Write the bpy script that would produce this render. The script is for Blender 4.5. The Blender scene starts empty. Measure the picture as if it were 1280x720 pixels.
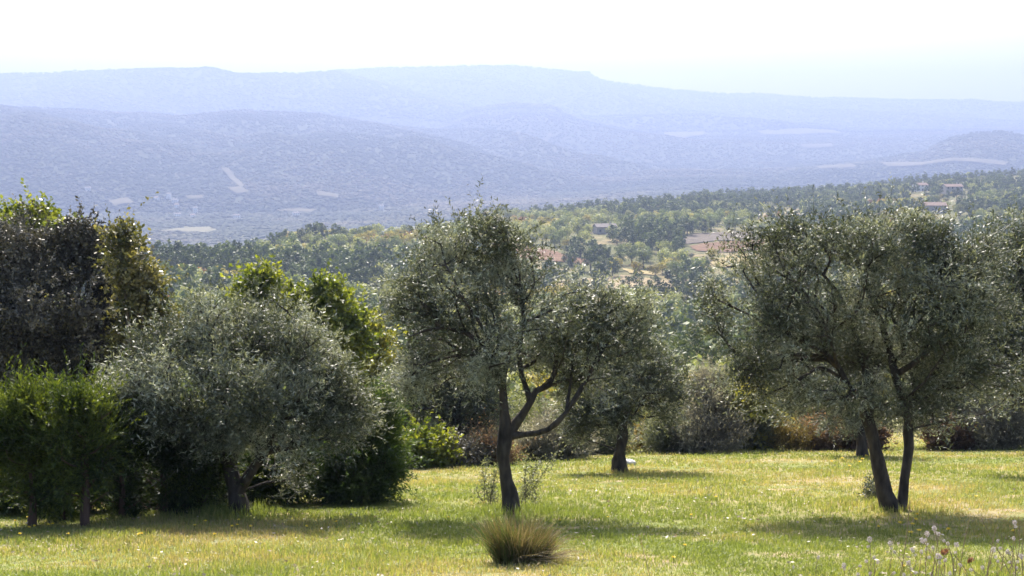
import bpy, math
import numpy as np

rng = np.random.default_rng(11)
C = bpy.data.collections.new("view"); bpy.context.scene.collection.children.link(C)
SC = bpy.context.scene

# ------------------------------------------------------------------ camera maths
F = 640.0 / math.tan(math.radians(20.0))          # focal length in px of a 1280 px wide frame
EYE = 1.6
PITCH = math.atan(180.0 / F)
CP, SP = math.cos(PITCH), math.sin(PITCH)

def P(u, v, Y):
    """world point on the sight line (u, v) at ground distance Y"""
    dx, dy, dz = u - 640.0, F * CP + (360.0 - v) * SP, -F * SP + (360.0 - v) * CP
    return np.array([dx / dy * Y, Y, EYE + dz / dy * Y])

def to_px(p):
    x, y, z = p[..., 0], p[..., 1], p[..., 2] - EYE
    w = y * CP - z * SP
    return 640 + F * x / w, 360 - F * (y * SP + z * CP) / w

# ------------------------------------------------------------------ noise
def _h(ix, iy, iz, s):
    n = (ix.astype(np.int64) * 374761393 + iy.astype(np.int64) * 668265263 + iz.astype(np.int64) * 2147483647 + s * 974634777) & 0xFFFFFFFF
    n = ((n ^ (n >> 13)) * 1274126177) & 0xFFFFFFFF
    n = ((n ^ (n >> 16)) * 2246822519) & 0xFFFFFFFF
    return ((n ^ (n >> 15)) & 0xFFFFFF) / float(0xFFFFFF)

def noise3(x, y, z, s=0):
    x0, y0, z0 = np.floor(x), np.floor(y), np.floor(z)
    fx, fy, fz = x - x0, y - y0, z - z0
    fx, fy, fz = fx*fx*(3-2*fx), fy*fy*(3-2*fy), fz*fz*(3-2*fz)
    r = 0
    for a in (0, 1):
        for b in (0, 1):
            for c in (0, 1):
                w = (fx if a else 1-fx) * (fy if b else 1-fy) * (fz if c else 1-fz)
                r = r + w * _h(x0 + a, y0 + b, z0 + c, s)
    return r

def noise2(x, y, s=0):
    x0, y0 = np.floor(x), np.floor(y)
    fx, fy = x - x0, y - y0
    fx, fy = fx*fx*(3-2*fx), fy*fy*(3-2*fy)
    z = np.zeros_like(x0)
    return ((_h(x0, y0, z, s) * (1-fx) + _h(x0+1, y0, z, s) * fx) * (1-fy)
            + (_h(x0, y0+1, z, s) * (1-fx) + _h(x0+1, y0+1, z, s) * fx) * fy)

def fbm(x, y, s=0, octv=4):
    r, a, t = 0, 1.0, 0
    for k in range(octv):
        r = r + a * noise2(x * 2**k + 17.3*k, y * 2**k - 9.1*k, s + k); t += a; a *= .5
    return r / t

# ------------------------------------------------------------------ ground heights
KY = np.array([-60, 0, 44, 55, 100, 150, 200, 260, 320, 350, 400, 440, 480, 560, 700, 900, 1100, 1400, 2000, 2500, 3500, 5000, 6500, 8500, 15000.])
_sc = np.where((KY > 120) & (KY < 1200), 1.5, 1.0)
_far = {1400: 1900, 2000: 2350, 2500: 2850, 3500: 3700}
KU = np.array([-100, 200, 400, 640, 900, 1280.])
KZ = np.array([
    [10.5, 0, -7.7, -10.4, -18, -24, -26.5, -27.5, -28.5, -30, -38, -43, -47, -58, -80, -100, -112, -120, -121, -118, -60, 0, 75, 100, 100],
    [10.5, 0, -7.7, -10.4, -18, -24, -26.5, -27.5, -28.0, -28.6, -35, -40, -45, -56, -78, -100, -112, -120, -121, -118, -60, 0, 75, 100, 100],
    [10.5, 0, -7.7, -10.4, -18, -25, -28, -29, -28.5, -28, -27, -26.3, -27, -42, -70, -95, -110, -120, -121, -115, -60, 0, 75, 100, 100],
    [10.5, 0, -7.7, -10.4, -18, -25.5, -30, -32.5, -33, -32.4, -30, -28.3, -26.8, -24.3, -30, -60, -95, -112, -105, -90, -55, 0, 75, 100, 100],
    [10.5, 0, -7.7, -10.4, -18, -25.5, -30.5, -33, -33.4, -32.8, -30.5, -28.8, -27.2, -26.0, -28.2, -33, -70, -105, -90, -75, -50, 0, 75, 110, 110],
    [10.5, 0, -7.7, -10.1, -17, -24, -29, -32, -31.5, -31, -29, -27.5, -25.7, -24.5, -25, -27.2, -50, -95, -85, -72, -45, 0, 75, 110, 110]])

KZ = np.where(_sc > 1, np.maximum(EYE + (KZ - EYE) * _sc, -126.), KZ)
KY = np.array([_far.get(float(k), k) for k in KY * _sc])

for _k, _f in ((2850, 1.16), (3700, 1.24)):
    _i = int(np.argmin(np.abs(KY - _k))); KZ[3:, _i] = EYE + (KZ[3:, _i] - EYE) * _f; KY[_i] *= _f
for _c, _adj in ((2, {600: -3, 660: -6, 720: -6, 840: -5}), (3, {720: -4, 840: -8, 1050: -6}), (4, {840: -2, 1050: 0, 1350: 2}), (5, {840: 1, 1050: 6, 1350: 12, 1650: 10})):
    for _k, _v in _adj.items(): KZ[_c][np.abs(KY - _k) < 2] += _v

def ridge(u, y, x, su, sv, D0, Dc, base, amp, wl, seed, back=.16, shape=1.0):
    vs = np.interp(u, su, sv)
    if not np.isscalar(Dc): Dc = np.interp(u, Dc[0], Dc[1])
    if not np.isscalar(D0): D0 = np.interp(u, D0[0], D0[1])
    zc = EYE - (vs - 180.0) / F * Dc
    t = np.clip((y - D0) / (Dc - D0), 0, 1)
    b = base
    z = b + (zc - b) * (t * (1 + .35 * shape) - .35 * shape * t * t)
    rel = np.abs(fbm(x / wl + .35 * y / wl, y / (2.4 * wl), seed, 4) - .5) * 2.6
    z = z + amp * (rel - .3) * np.sin(math.pi * np.clip(t, 0, 1)) ** 1.1 * 1.25 * (1.15 - .5 * t)
    z = z + (fbm(x / 130., y / 130., seed + 9, 3) - .5) * 12 * t
    z = np.where(y > Dc, zc - (y - Dc) * back, z)
    return np.where(y < D0, -1e4, z)

def ground(x, y):
    x = np.asarray(x, float); y = np.asarray(y, float)
    yy = np.maximum(y, 6.0)
    u = 640 + F * x / yy
    zs = [np.interp(y, KY, k) for k in KZ]
    z = np.zeros_like(y)
    i = np.clip(np.searchsorted(KU, u) - 1, 0, len(KU) - 2)
    t = np.clip((u - KU[i]) / (KU[i+1] - KU[i]), 0, 1); t = t*t*(3-2*t)
    zs = np.stack(zs)
    idx = np.indices(y.shape) if y.ndim else ()
    z = np.take_along_axis(zs, i[None], 0)[0] * (1-t) + np.take_along_axis(zs, (i+1)[None], 0)[0] * t
    # the meadow rises a little toward the right
    z = z + .014 * np.clip(x, -22, 30) * np.clip(y / 40, 0, 1) * np.clip((95 - y) / 35, 0, 1)
    # small undulations
    near = np.clip((y - 2) / 10, 0, 1)
    z = z + (fbm(x / 5., y / 5., 3, 3) - .5) * .16 * near
    f = np.clip((y - 70) / 150, 0, 1)
    z = z + (fbm(x / 70., y / 70., 5, 4) - .5) * 5.0 * f
    g = np.clip((y - 2000) / 1500, 0, 1)
    z = z + (fbm(x / 600., y / 600., 6, 4) - .5) * 46 * g
    if np.max(y) > 2300:
        base = z
        h1 = ridge(u, y, x, [-200,0,100,220,300,400,480,560,640,720,800,860,960,1100], [131,134,136,144,138,141,154,164,173,186,211,238,285,300],
                   ((400, 900), (2500, 3600)), ((350, 900), (4600, 6300)), base, 95, 560., 21)
        h2 = ridge(u, y, x, [380,480,560,590,640,690,720,800,900,1000], [190,172,152,136,130,133,148,165,178,190], 4900, 6300, base, 50, 700., 31)
        h3 = ridge(u, y, x, [760,900,1000,1080,1150,1185,1210,1250,1300,1400], [260,226,207,199,190,171,166,164,173,180], 3200, 4200, base, 14, 500., 41)
        h4 = ridge(u, y, x, [-250,-60,0,80,150,260,285,340,420,450,520,600,680], [104,96,93,92,87.5,88,94,93,90,97,116,138,160], 5700, 7600, base, 120, 1000., 51)
        h5 = ridge(u, y, x, [250,380,420,480,560,640,690,735,750,800,840,910,950,1000,1060,1150,1210,1250,1300,1450],
                   [99,93,89,86,84,83,88,92,101,108,113,118,117,122,123,126,126,132,134,128], 6900, 9600, base, 130, 1200., 61)
        for h in (h1, h2, h3, h4, h5):
            z = np.maximum(z, h)
    return z

def hit(u, v, y0=6.0, y1=13000.0):
    """where a sight line meets the ground between y0 and y1"""
    ys = np.geomspace(y0, y1, 3000)
    d = P(u, v, 1.0)
    xs, zs = d[0] * ys, EYE + (d[2] - EYE) * ys
    below = np.nonzero(zs <= ground(xs, ys))[0]
    k = below[0] if len(below) else len(ys) - 1
    return np.array([xs[k], ys[k], float(ground(xs[k:k+1], ys[k:k+1])[0])])

# ------------------------------------------------------------------ materials
def mat(name):
    m = bpy.data.materials.new(name); m.use_nodes = True
    m.node_tree.nodes.clear()
    return m, m.node_tree.nodes, m.node_tree.links

def ramp(n, stops):
    r = n.new('ShaderNodeValToRGB')
    e = r.color_ramp.elements
    while len(e) < len(stops): e.new(.5)
    for el, (p, c) in zip(e, stops):
        el.position = p; el.color = (*c, 1)
    return r

def leaf_material(name, cols, rough=.4, trans=.35, tcol=None, spec=.5, obj_rand=0.0):
    m, n, l = mat(name)
    a = n.new('ShaderNodeAttribute'); a.attribute_name = 'tint'
    r = ramp(n, [(i / max(1, len(cols)-1), c) for i, c in enumerate(cols)])
    l.new(a.outputs['Fac'], r.inputs[0])
    col = r.outputs[0]
    if obj_rand:
        oi = n.new('ShaderNodeObjectInfo')
        hs = n.new('ShaderNodeHueSaturation')
        mr = n.new('ShaderNodeMapRange'); mr.inputs[3].default_value = 1 - obj_rand; mr.inputs[4].default_value = 1 + obj_rand
        l.new(oi.outputs['Random'], mr.inputs[0]); l.new(mr.outputs[0], hs.inputs['Value'])
        l.new(col, hs.inputs['Color']); col = hs.outputs[0]
    p = n.new('ShaderNodeBsdfPrincipled'); p.inputs['Roughness'].default_value = rough
    p.inputs['Specular IOR Level'].default_value = spec
    l.new(col, p.inputs['Base Color'])
    t = n.new('ShaderNodeBsdfTranslucent')
    mx = n.new('ShaderNodeMix'); mx.data_type = 'RGBA'; mx.blend_type = 'MULTIPLY'; mx.inputs[0].default_value = 1
    mx.inputs[7].default_value = (*(tcol or (1.5, 1.6, .6)), 1)
    l.new(col, mx.inputs[6]); l.new(mx.outputs[2], t.inputs[0])
    s = n.new('ShaderNodeMixShader'); s.inputs[0].default_value = trans
    l.new(p.outputs[0], s.inputs[1]); l.new(t.outputs[0], s.inputs[2])
    o = n.new('ShaderNodeOutputMaterial'); l.new(s.outputs[0], o.inputs[0])
    return m

def simple_material(name, c1, c2, scale=6., rough=.85, bump=.4, detail=6., stretch=None, spec=.3):
    m, n, l = mat(name)
    tc = n.new('ShaderNodeTexCoord')
    mp = n.new('ShaderNodeMapping')
    if stretch: mp.inputs['Scale'].default_value = stretch
    l.new(tc.outputs['Object'], mp.inputs[0])
    nz = n.new('ShaderNodeTexNoise'); nz.inputs['Scale'].default_value = scale; nz.inputs['Detail'].default_value = detail
    l.new(mp.outputs[0], nz.inputs['Vector'])
    r = ramp(n, [(.3, c1), (.7, c2)]); l.new(nz.outputs[0], r.inputs[0])
    p = n.new('ShaderNodeBsdfPrincipled'); p.inputs['Roughness'].default_value = rough
    p.inputs['Specular IOR Level'].default_value = spec
    l.new(r.outputs[0], p.inputs['Base Color'])
    b = n.new('ShaderNodeBump'); b.inputs['Strength'].default_value = bump; b.inputs['Distance'].default_value = .03
    l.new(nz.outputs[0], b.inputs['Height']); l.new(b.outputs[0], p.inputs['Normal'])
    o = n.new('ShaderNodeOutputMaterial'); l.new(p.outputs[0], o.inputs[0])
    return m

def ground_material(name, layers, base, bumps):
    """base colour plus masked noise layers in world coordinates: (scale, detail, lo, hi, colour)"""
    m, n, l = mat(name)
    g = n.new('ShaderNodeNewGeometry')
    col = None
    for i, (sc, det, lo, hi, c) in enumerate(layers):
        nz = n.new('ShaderNodeTexNoise'); nz.inputs['Scale'].default_value = sc; nz.inputs['Detail'].default_value = det
        mp = n.new('ShaderNodeMapping'); mp.inputs['Location'].default_value = (13.7*i, 5.1*i, 0)
        l.new(g.outputs['Position'], mp.inputs[0]); l.new(mp.outputs[0], nz.inputs['Vector'])
        mr = n.new('ShaderNodeMapRange'); mr.inputs[1].default_value = lo; mr.inputs[2].default_value = hi
        l.new(nz.outputs[0], mr.inputs[0])
        mx = n.new('ShaderNodeMix'); mx.data_type = 'RGBA'
        l.new(mr.outputs[0], mx.inputs[0])
        if col is None: mx.inputs[6].default_value = (*base, 1)
        else: l.new(col, mx.inputs[6])
        mx.inputs[7].default_value = (*c, 1); col = mx.outputs[2]
    p = n.new('ShaderNodeBsdfPrincipled'); p.inputs['Roughness'].default_value = .95; p.inputs['Specular IOR Level'].default_value = .1
    l.new(col, p.inputs['Base Color'])
    prev = None
    for sc, dist, st in bumps:
        nz = n.new('ShaderNodeTexNoise'); nz.inputs['Scale'].default_value = sc; nz.inputs['Detail'].default_value = 5
        l.new(g.outputs['Position'], nz.inputs['Vector'])
        b = n.new('ShaderNodeBump'); b.inputs['Strength'].default_value = st; b.inputs['Distance'].default_value = dist
        l.new(nz.outputs[0], b.inputs['Height'])
        if prev is not None: l.new(prev, b.inputs['Normal'])
        prev = b.outputs[0]
    if prev is not None: l.new(prev, p.inputs['Normal'])
    o = n.new('ShaderNodeOutputMaterial'); l.new(p.outputs[0], o.inputs[0])
    return m

# ------------------------------------------------------------------ mesh building
def mesh_obj(name, V, faces, mats, tint=None, parent=None, loc=None, smooth=False, midx=None):
    """faces: an (n,3) or (n,4) array or a list of them; tint: one value per vertex"""
    if not isinstance(faces, list): faces = [faces]
    faces = [np.asarray(f, np.int32) for f in faces if len(f)]
    me = bpy.data.meshes.new(name)
    V = np.asarray(V, np.float32)
    me.vertices.add(len(V)); me.vertices.foreach_set('co', V.ravel())
    nl = sum(f.size for f in faces); nf = sum(len(f) for f in faces)
    me.loops.add(nl); me.loops.foreach_set('vertex_index', np.concatenate([f.ravel() for f in faces]))
    me.polygons.add(nf)
    tot = np.concatenate([np.full(len(f), f.shape[1], np.int32) for f in faces])
    st = np.concatenate([[0], np.cumsum(tot)[:-1]]).astype(np.int32)
    me.polygons.foreach_set('loop_start', st)
    if midx is not None: me.polygons.foreach_set('material_index', np.asarray(midx, np.int32))
    me.polygons.foreach_set('use_smooth', np.full(nf, smooth, bool))
    for m in (mats if isinstance(mats, (list, tuple)) else [mats]): me.materials.append(m)
    if tint is not None:
        a = me.attributes.new('tint', 'FLOAT', 'POINT'); a.data.foreach_set('value', np.asarray(tint, np.float32))
    me.update(calc_edges=True)
    o = bpy.data.objects.new(name, me); C.objects.link(o)
    if loc is not None: o.location = loc
    if parent is not None: o.parent = parent
    return o

def tag(o, label=None, cat=None, group=None, kind=None):
    if label: o['label'] = label
    if cat: o['category'] = cat
    if group: o['group'] = group
    if kind: o['kind'] = kind
    return o

def thing(name, label, cat, loc, group=None):
    o = bpy.data.objects.new(name, None); o.empty_display_size = .2; C.objects.link(o)
    o.location = loc
    return tag(o, label, cat, group)

def unit(a): return a / np.maximum(np.linalg.norm(a, axis=-1, keepdims=True), 1e-9)

def leaf_quads(p, d, nrm, L, W, wide=.5):
    """rhombic leaves: base, side, tip, side"""
    s = unit(np.cross(d, nrm))
    L = np.broadcast_to(L, len(p))[:, None]; W = np.broadcast_to(W, len(p))[:, None]
    V = np.stack([p, p + d*L*wide + s*W*.5, p + d*L, p + d*L*wide - s*W*.5], 1).reshape(-1, 3)
    return V, np.arange(len(V)).reshape(-1, 4)

def tube(pts, rad, sides, cap=True):
    pts = np.asarray(pts, float); n = len(pts)
    tg = np.gradient(pts, axis=0); tg = unit(tg)
    ref = np.array([1., 0, 0]) if abs(tg[0, 0]) < .8 else np.array([0, 1., 0])
    a = unit(ref - (tg * ref).sum(1, keepdims=True) * tg); b = np.cross(tg, a)
    th = np.arange(sides) * 2 * math.pi / sides
    V = pts[:, None] + np.asarray(rad)[:, None, None] * (np.cos(th)[None, :, None] * a[:, None] + np.sin(th)[None, :, None] * b[:, None])
    i = np.arange(n - 1)[:, None] * sides; j = np.arange(sides)[None]; k = (j + 1) % sides
    Q = np.stack([i + j, i + k, i + sides + k, i + sides + j], -1).reshape(-1, 4)
    V = V.reshape(-1, 3)
    return V, Q

def catmull(pts, rad, step):
    pts = np.asarray(pts, float); rad = np.asarray(rad, float)
    if len(pts) < 2: return pts, rad
    p = np.vstack([2*pts[0] - pts[1], pts, 2*pts[-1] - pts[-2]])
    out, ro = [], []
    for i in range(len(pts) - 1):
        p0, p1, p2, p3 = p[i:i+4]
        m = max(1, int(np.linalg.norm(p2 - p1) / step))
        t = (np.arange(m) / m)[:, None]
        out.append(.5 * (2*p1 + (p2-p0)*t + (2*p0-5*p1+4*p2-p3)*t**2 + (3*p1-p0-3*p2+p3)*t**3))
        ro.append(rad[i] + (rad[i+1] - rad[i]) * t[:, 0])
    out.append(pts[-1:]); ro.append(rad[-1:])
    return np.vstack(out), np.concatenate(ro)

# ------------------------------------------------------------------ trees
def in_blobs(blobs, n, rs, gap=.0, gs=1.2, outer=.42):
    """points inside a union of ellipsoids, denser toward their skins, with noise gaps"""
    c = np.array([b[0] for b in blobs]); r = np.array([b[1] for b in blobs])
    w = np.prod(r, 1) ** .62; w /= w.sum()
    pts = np.zeros((0, 3))
    while len(pts) < n:
        k = rs.choice(len(blobs), n * 2, p=w)
        d = unit(rs.normal(size=(n*2, 3)))
        q = c[k] + d * r[k] * (rs.random((n*2, 1)) ** outer)
        if gap > 0:
            q = q[noise3(q[:, 0]*gs, q[:, 1]*gs, q[:, 2]*gs, 77) > gap]
        pts = np.vstack([pts, q])
    return pts[:n]

def skeleton(limbs, attr, rs, step=.16, alpha=.45, rtip=.006, expo=2.3, bend=.4):
    pos, par, fix = [], [], []
    for li, (pts, rad) in enumerate(limbs):
        q, r = catmull(pts, rad, step)
        if li > 0:
            d = np.linalg.norm(np.array(pos) - q[0], axis=1); prev = int(d.argmin())
            if d[prev] < .05: q, r = q[1:], r[1:]
        else: prev = -1
        for a, b in zip(q, r):
            pos.append(a); par.append(prev); fix.append(b); prev = len(pos) - 1
    n0 = len(pos); cap = n0 + len(attr) * 30
    X = np.zeros((cap, 3)); X[:n0] = pos
    PL = np.zeros(cap)
    for i in range(n0):
        if par[i] >= 0: PL[i] = PL[par[i]] + np.linalg.norm(X[i] - X[par[i]])
    n = n0
    dd = np.min(np.linalg.norm(attr[:, None] - X[None, :n0], axis=2), axis=1)
    tips = []
    for ai in np.argsort(dd):
        a = attr[ai]
        d = np.linalg.norm(X[:n] - a, axis=1)
        low = np.maximum(0, X[:n, 2] - a[2]) * .15
        k = int((d + alpha * PL[:n] + low).argmin()); dist = d[k]
        m = max(1, int(dist / step))
        pd = unit(X[k] - X[par[k]]) if par[k] >= 0 else np.array([0, 0, 1.])
        ctrl = X[k] + pd * dist * bend + rs.normal(size=3) * dist * .1
        prev = k
        for j in range(1, m + 1):
            if n >= cap: break
            t = j / m
            q = (1-t)**2 * X[k] + 2*t*(1-t) * ctrl + t*t * a
            if j < m: q = q + rs.normal(size=3) * .012
            X[n] = q; par.append(prev); fix.append(0.)
            PL[n] = PL[prev] + np.linalg.norm(q - X[prev]); prev = n; n += 1
        tips.append(prev)
    X = X[:n]; par = np.array(par); fix = np.array(fix)
    load = np.zeros(n); load[tips] += 1
    for i in range(n - 1, -1, -1):
        if par[i] >= 0: load[par[i]] += load[i]
    rad = rtip * np.maximum(load, 1) ** (1 / expo)
    rad = np.where(fix > 0, fix, np.minimum(rad, .06))
    tdir = np.array([unit(X[t] - X[par[t]]) if par[t] >= 0 else np.array([0, 0, 1.]) for t in tips])
    return X, par, rad, load, np.array(tips), tdir

def wood_mesh(X, par, rad, load, rs, thick=.05):
    kids = {}
    for i, p in enumerate(par):
        kids.setdefault(int(p), []).append(i)
    VV, QQ, off = [], [], 0
    stack = [(i, -1) for i in kids.get(-1, [])]
    while stack:
        i, p = stack.pop()
        ch = [p] if p >= 0 else []
        cur = i
        while True:
            ch.append(cur)
            k = kids.get(cur, [])
            if not k: break
            k = sorted(k, key=lambda q: -(load[q] + 1000 * rad[q]))
            for q in k[1:]: stack.append((q, cur))
            cur = k[0]
        if len(ch) < 2: continue
        pts = X[ch]; r = rad[ch].copy()
        if p >= 0: r[0] = min(r[0], r[1] * 1.15)
        r[-1] *= .5
        big = r.max()
        if big > thick: sides = 14
        elif big > .02: sides = 7
        elif big > .009: sides = 5
        else: sides = 3
        V, Q = tube(pts, r, sides)
        if big > .02:   # gnarled bark
            c = np.repeat(pts, sides, 0); rr = np.repeat(r, sides)[:, None]
            th = noise3(V[:, 0]*9, V[:, 1]*9, V[:, 2]*4, 5) + .5 * noise3(V[:, 0]*22, V[:, 1]*22, V[:, 2]*9, 6)
            V = V + unit(V - c) * rr * ((th[:, None] - .85) * .62)
        VV.append(V); QQ.append(Q + off); off += len(V)
    return np.vstack(VV), np.vstack(QQ)

KINDS = {
    # shoots per tip, shoot length, leaves per shoot, leaf length, width, droop, up, spread, wide
    'olive':  dict(k=8, sl=.30, m=15, L=.058, W=.0145, droop=.10, up=.45, spread=.9, wide=.5, out=.5, jit=.10),
    'holm':   dict(k=8, sl=.24, m=15, L=.062, W=.030, droop=.02, up=.4, spread=1.1, wide=.5, out=.6, jit=.12),
    'broad':  dict(k=7, sl=.30, m=12, L=.105, W=.062, droop=.05, up=.25, spread=1.1, wide=.55, out=.5, jit=.14),
    'fig':    dict(k=5, sl=.36, m=8, L=.19, W=.12, droop=.05, up=.3, spread=1.1, wide=.6, out=.6, jit=.12),
    'cypress':dict(k=6, sl=.36, m=26, L=.055, W=.016, droop=.04, up=.22, spread=.5, wide=.5, out=.9, jit=.05),
    'brush':  dict(k=8, sl=.40, m=12, L=.050, W=.014, droop=.0, up=.8, spread=.8, wide=.5, out=.5, jit=.10),
}

def foliage(tips, tdir, centre, kind, rs, mul=1.0, size=1.0, tnoise=2.4):
    K = KINDS[kind]
    k, m = max(1, int(round(K['k'] * mul))), K['m']
    T = np.repeat(tips, k, 0); D = np.repeat(tdir, k, 0); n = len(T)
    out = unit(T - centre)
    d = unit(D * .5 + out * K['out'] + np.array([0, 0, K['up']]) + rs.normal(size=(n, 3)) * .62)
    base = T + rs.normal(size=(n, 3)) * K['jit'] - d * K['sl'] * .4
    L = K['sl'] * rs.uniform(.55, 1.3, n) * np.where(rs.random(n) < .17, rs.uniform(1.2, 2.2, n), 1.)
    s = (np.arange(m) + .5) / m
    s = np.clip(s[None] + rs.normal(size=(n, m)) * .03, 0, 1)
    p = base[:, None] + d[:, None] * (L[:, None] * s)[..., None]
    p[..., 2] -= K['droop'] * s**2
    rd = rs.normal(size=(n, m, 3))
    ld = unit(d[:, None] * .75 + unit(rd) * K['spread'])
    nr = unit(rs.normal(size=(n, m, 3)) * .7 + np.array([0, 0, .55]))
    p, ld, nr = p.reshape(-1, 3), ld.reshape(-1, 3), nr.reshape(-1, 3)
    sz = rs.uniform(.7, 1.25, len(p)) * size
    V, Q = leaf_quads(p, ld, nr, K['L'] * sz, K['W'] * sz * rs.uniform(.75, 1.2, len(p)), K['wide'])
    tn = noise3(p[:, 0]*tnoise, p[:, 1]*tnoise, p[:, 2]*tnoise, 8)
    tint = np.clip(.5 + (tn - .5) * 1.25 + rs.normal(size=len(p)) * .22, 0, 1)
    # twigs under the longer shoots
    lg = np.nonzero(L > K['sl'] * 1.15)[0]
    b_, e_ = base[lg] - d[lg] * .08, base[lg] + d[lg] * (L[lg] * .95)[:, None] - np.array([0, 0, K['droop'] * .8])
    V2, Q2 = leaf_quads(b_, unit(e_ - b_), unit(rs.normal(size=(len(lg), 3))), np.linalg.norm(e_ - b_, axis=1), .007 * size, .1)
    return np.vstack([V, V2]), np.vstack([Q, Q2 + len(V)]), np.concatenate([np.repeat(tint, 4), np.zeros(len(V2))])

def px_blobs(blobs, Y):
    """(u, v, ru, rv[, depth offset[, depth radius]]) in picture units of a tree standing at distance Y"""
    r = []
    for b in blobs:
        u, v, ru, rv = b[:4]; dd = b[4] if len(b) > 4 else 0.; s = Y / F
        rd = b[5] if len(b) > 5 else .85 * (ru + rv) / 2 * s
        r.append((P(u, v, Y) + np.array([0, dd, 0]), np.array([ru*s, rd, rv*s])))
    return r

def tree(name, label, cat, base_uv, Y, limbs, blobs, kind, lmat, wmat, n, seed, mul=1.0, size=1.0, group=None,
         gap=.36, gs=2.5, rtip=.006, outer=.42, crown='crown', wood='trunk', step=.16, alpha=.45, tnoise=2.4, snap=True):
    """limbs: lists of (u, v, depth offset, width in px); the first starts at the base"""
    rs = np.random.default_rng(seed)
    if snap: Y = float(hit(base_uv[0], base_uv[1] + 2.5, 9., 60.)[1])
    s = Y / F
    b0 = P(base_uv[0], base_uv[1], Y)
    b0[2] = float(ground(b0[:1], b0[1:2])[0])
    L3 = []
    for li, lm in enumerate(limbs):
        pts = [P(q[0], q[1], Y) + np.array([0, q[2], 0]) for q in lm]
        rad = [max(.006, q[3] * s / 2) for q in lm]
        if li == 0:
            pts[0] = b0 + np.array([0, 0, -.12]); rad[0] *= 1.45
        L3.append((pts, rad))
    B = px_blobs(blobs, Y)
    A = in_blobs(B, n, rs, gap, gs, outer)
    g = ground(A[:, 0], A[:, 1]); A = A[A[:, 2] > g + .05]
    centre = np.mean([b[0] for b in B], 0)
    X, par, rad, load, tips, tdir = skeleton(L3, A, rs, step=step, rtip=rtip, alpha=alpha)
    root = thing(name, label, cat, b0, group)
    V, Q = wood_mesh(X, par, rad, load, rs)
    mesh_obj(wood, V - b0, Q, wmat, parent=root, smooth=True)
    V, Q, t = foliage(X[tips], tdir, centre, kind, rs, mul, size, tnoise)
    mesh_obj(crown, V - b0, Q, lmat, tint=t, parent=root)
    return root

# materials of plants
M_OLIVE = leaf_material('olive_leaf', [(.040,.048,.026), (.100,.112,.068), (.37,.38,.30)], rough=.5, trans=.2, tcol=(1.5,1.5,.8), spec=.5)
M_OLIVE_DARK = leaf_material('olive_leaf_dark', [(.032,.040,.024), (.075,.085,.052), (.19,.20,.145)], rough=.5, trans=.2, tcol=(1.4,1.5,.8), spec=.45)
M_HOLM = leaf_material('holm_leaf', [(.030,.029,.020), (.068,.064,.046), (.21,.19,.15)], rough=.55, trans=.10, tcol=(1.3,1.3,.8), spec=.3)
M_OAK = leaf_material('oak_leaf', [(.060,.085,.018), (.125,.150,.028), (.23,.24,.05)], rough=.45, trans=.45, tcol=(1.6,1.6,.5))
M_YELLOW = leaf_material('yellowing_leaf', [(.12,.135,.03), (.23,.225,.052), (.36,.32,.09)], rough=.45, trans=.5, tcol=(1.4,1.4,.5))
M_POPLAR = leaf_material('poplar_leaf', [(.060,.066,.026), (.125,.12,.046), (.25,.22,.11)], rough=.38, trans=.38, tcol=(1.4,1.4,.6))
M_CYPRESS = leaf_material('cypress_spray', [(.016,.029,.010), (.036,.058,.014), (.105,.135,.030)], rough=.55, trans=.33, tcol=(1.8,1.7,.5), spec=.3)
M_CYPRESS_DARK = leaf_material('cypress_spray_dark', [(.024,.044,.018), (.048,.076,.026), (.09,.125,.042)], rough=.55, trans=.38, tcol=(1.6,1.7,.6), spec=.3)
M_GREY = leaf_material('grey_brush', [(.13,.12,.09), (.24,.22,.165), (.36,.34,.26)], rough=.6, trans=.42, tcol=(1.2,1.2,.95), spec=.2)
M_ORANGE = leaf_material('orange_leaf', [(.13,.105,.03), (.22,.165,.045), (.31,.235,.07)], rough=.5, trans=.4, tcol=(1.3,1.2,.6))
M_RUSSET = leaf_material('russet_leaf', [(.12,.078,.048), (.20,.14,.085), (.29,.22,.14)], rough=.7, trans=.5, tcol=(1.3,1.1,.8), spec=.2)
M_MAROON = leaf_material('maroon_leaf', [(.065,.042,.028), (.105,.068,.045), (.16,.11,.075)], rough=.6, trans=.45, tcol=(1.3,1.1,.8), spec=.2)
M_SAGE = leaf_material('sage_leaf', [(.085,.095,.052), (.155,.168,.10), (.25,.26,.165)], rough=.5, trans=.36, tcol=(1.3,1.3,.8), spec=.3)
M_BARK = simple_material('olive_bark', (.014,.011,.009), (.075,.060,.049), scale=13, bump=1., stretch=(1, 1, .35))
M_BARK_RED = simple_material('cypress_bark', (.045,.028,.022), (.11,.066,.05), scale=18, bump=.8, stretch=(1, 1, .2))
M_TWIG = simple_material('twig_bark', (.07,.055,.04), (.16,.13,.10), scale=20, bump=.4)

# ------------------------------------------------------------------ the setting
def sheet(name, ys, aa, m, off=0., y_ref=30.):
    Yg, Ag = np.meshgrid(ys, aa, indexing='ij')
    Xg = Ag * (Yg + y_ref)
    Z = ground(Xg, Yg) + off
    V = np.stack([Xg, Yg, Z], -1).reshape(-1, 3)
    nr, nc = Yg.shape
    i = np.arange(nr - 1)[:, None] * nc + np.arange(nc - 1)[None]
    Q = np.stack([i, i + 1, i + nc + 1, i + nc], -1).reshape(-1, 4)
    return tag(mesh_obj(name, V, Q, m, smooth=True), kind='structure')

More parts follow.
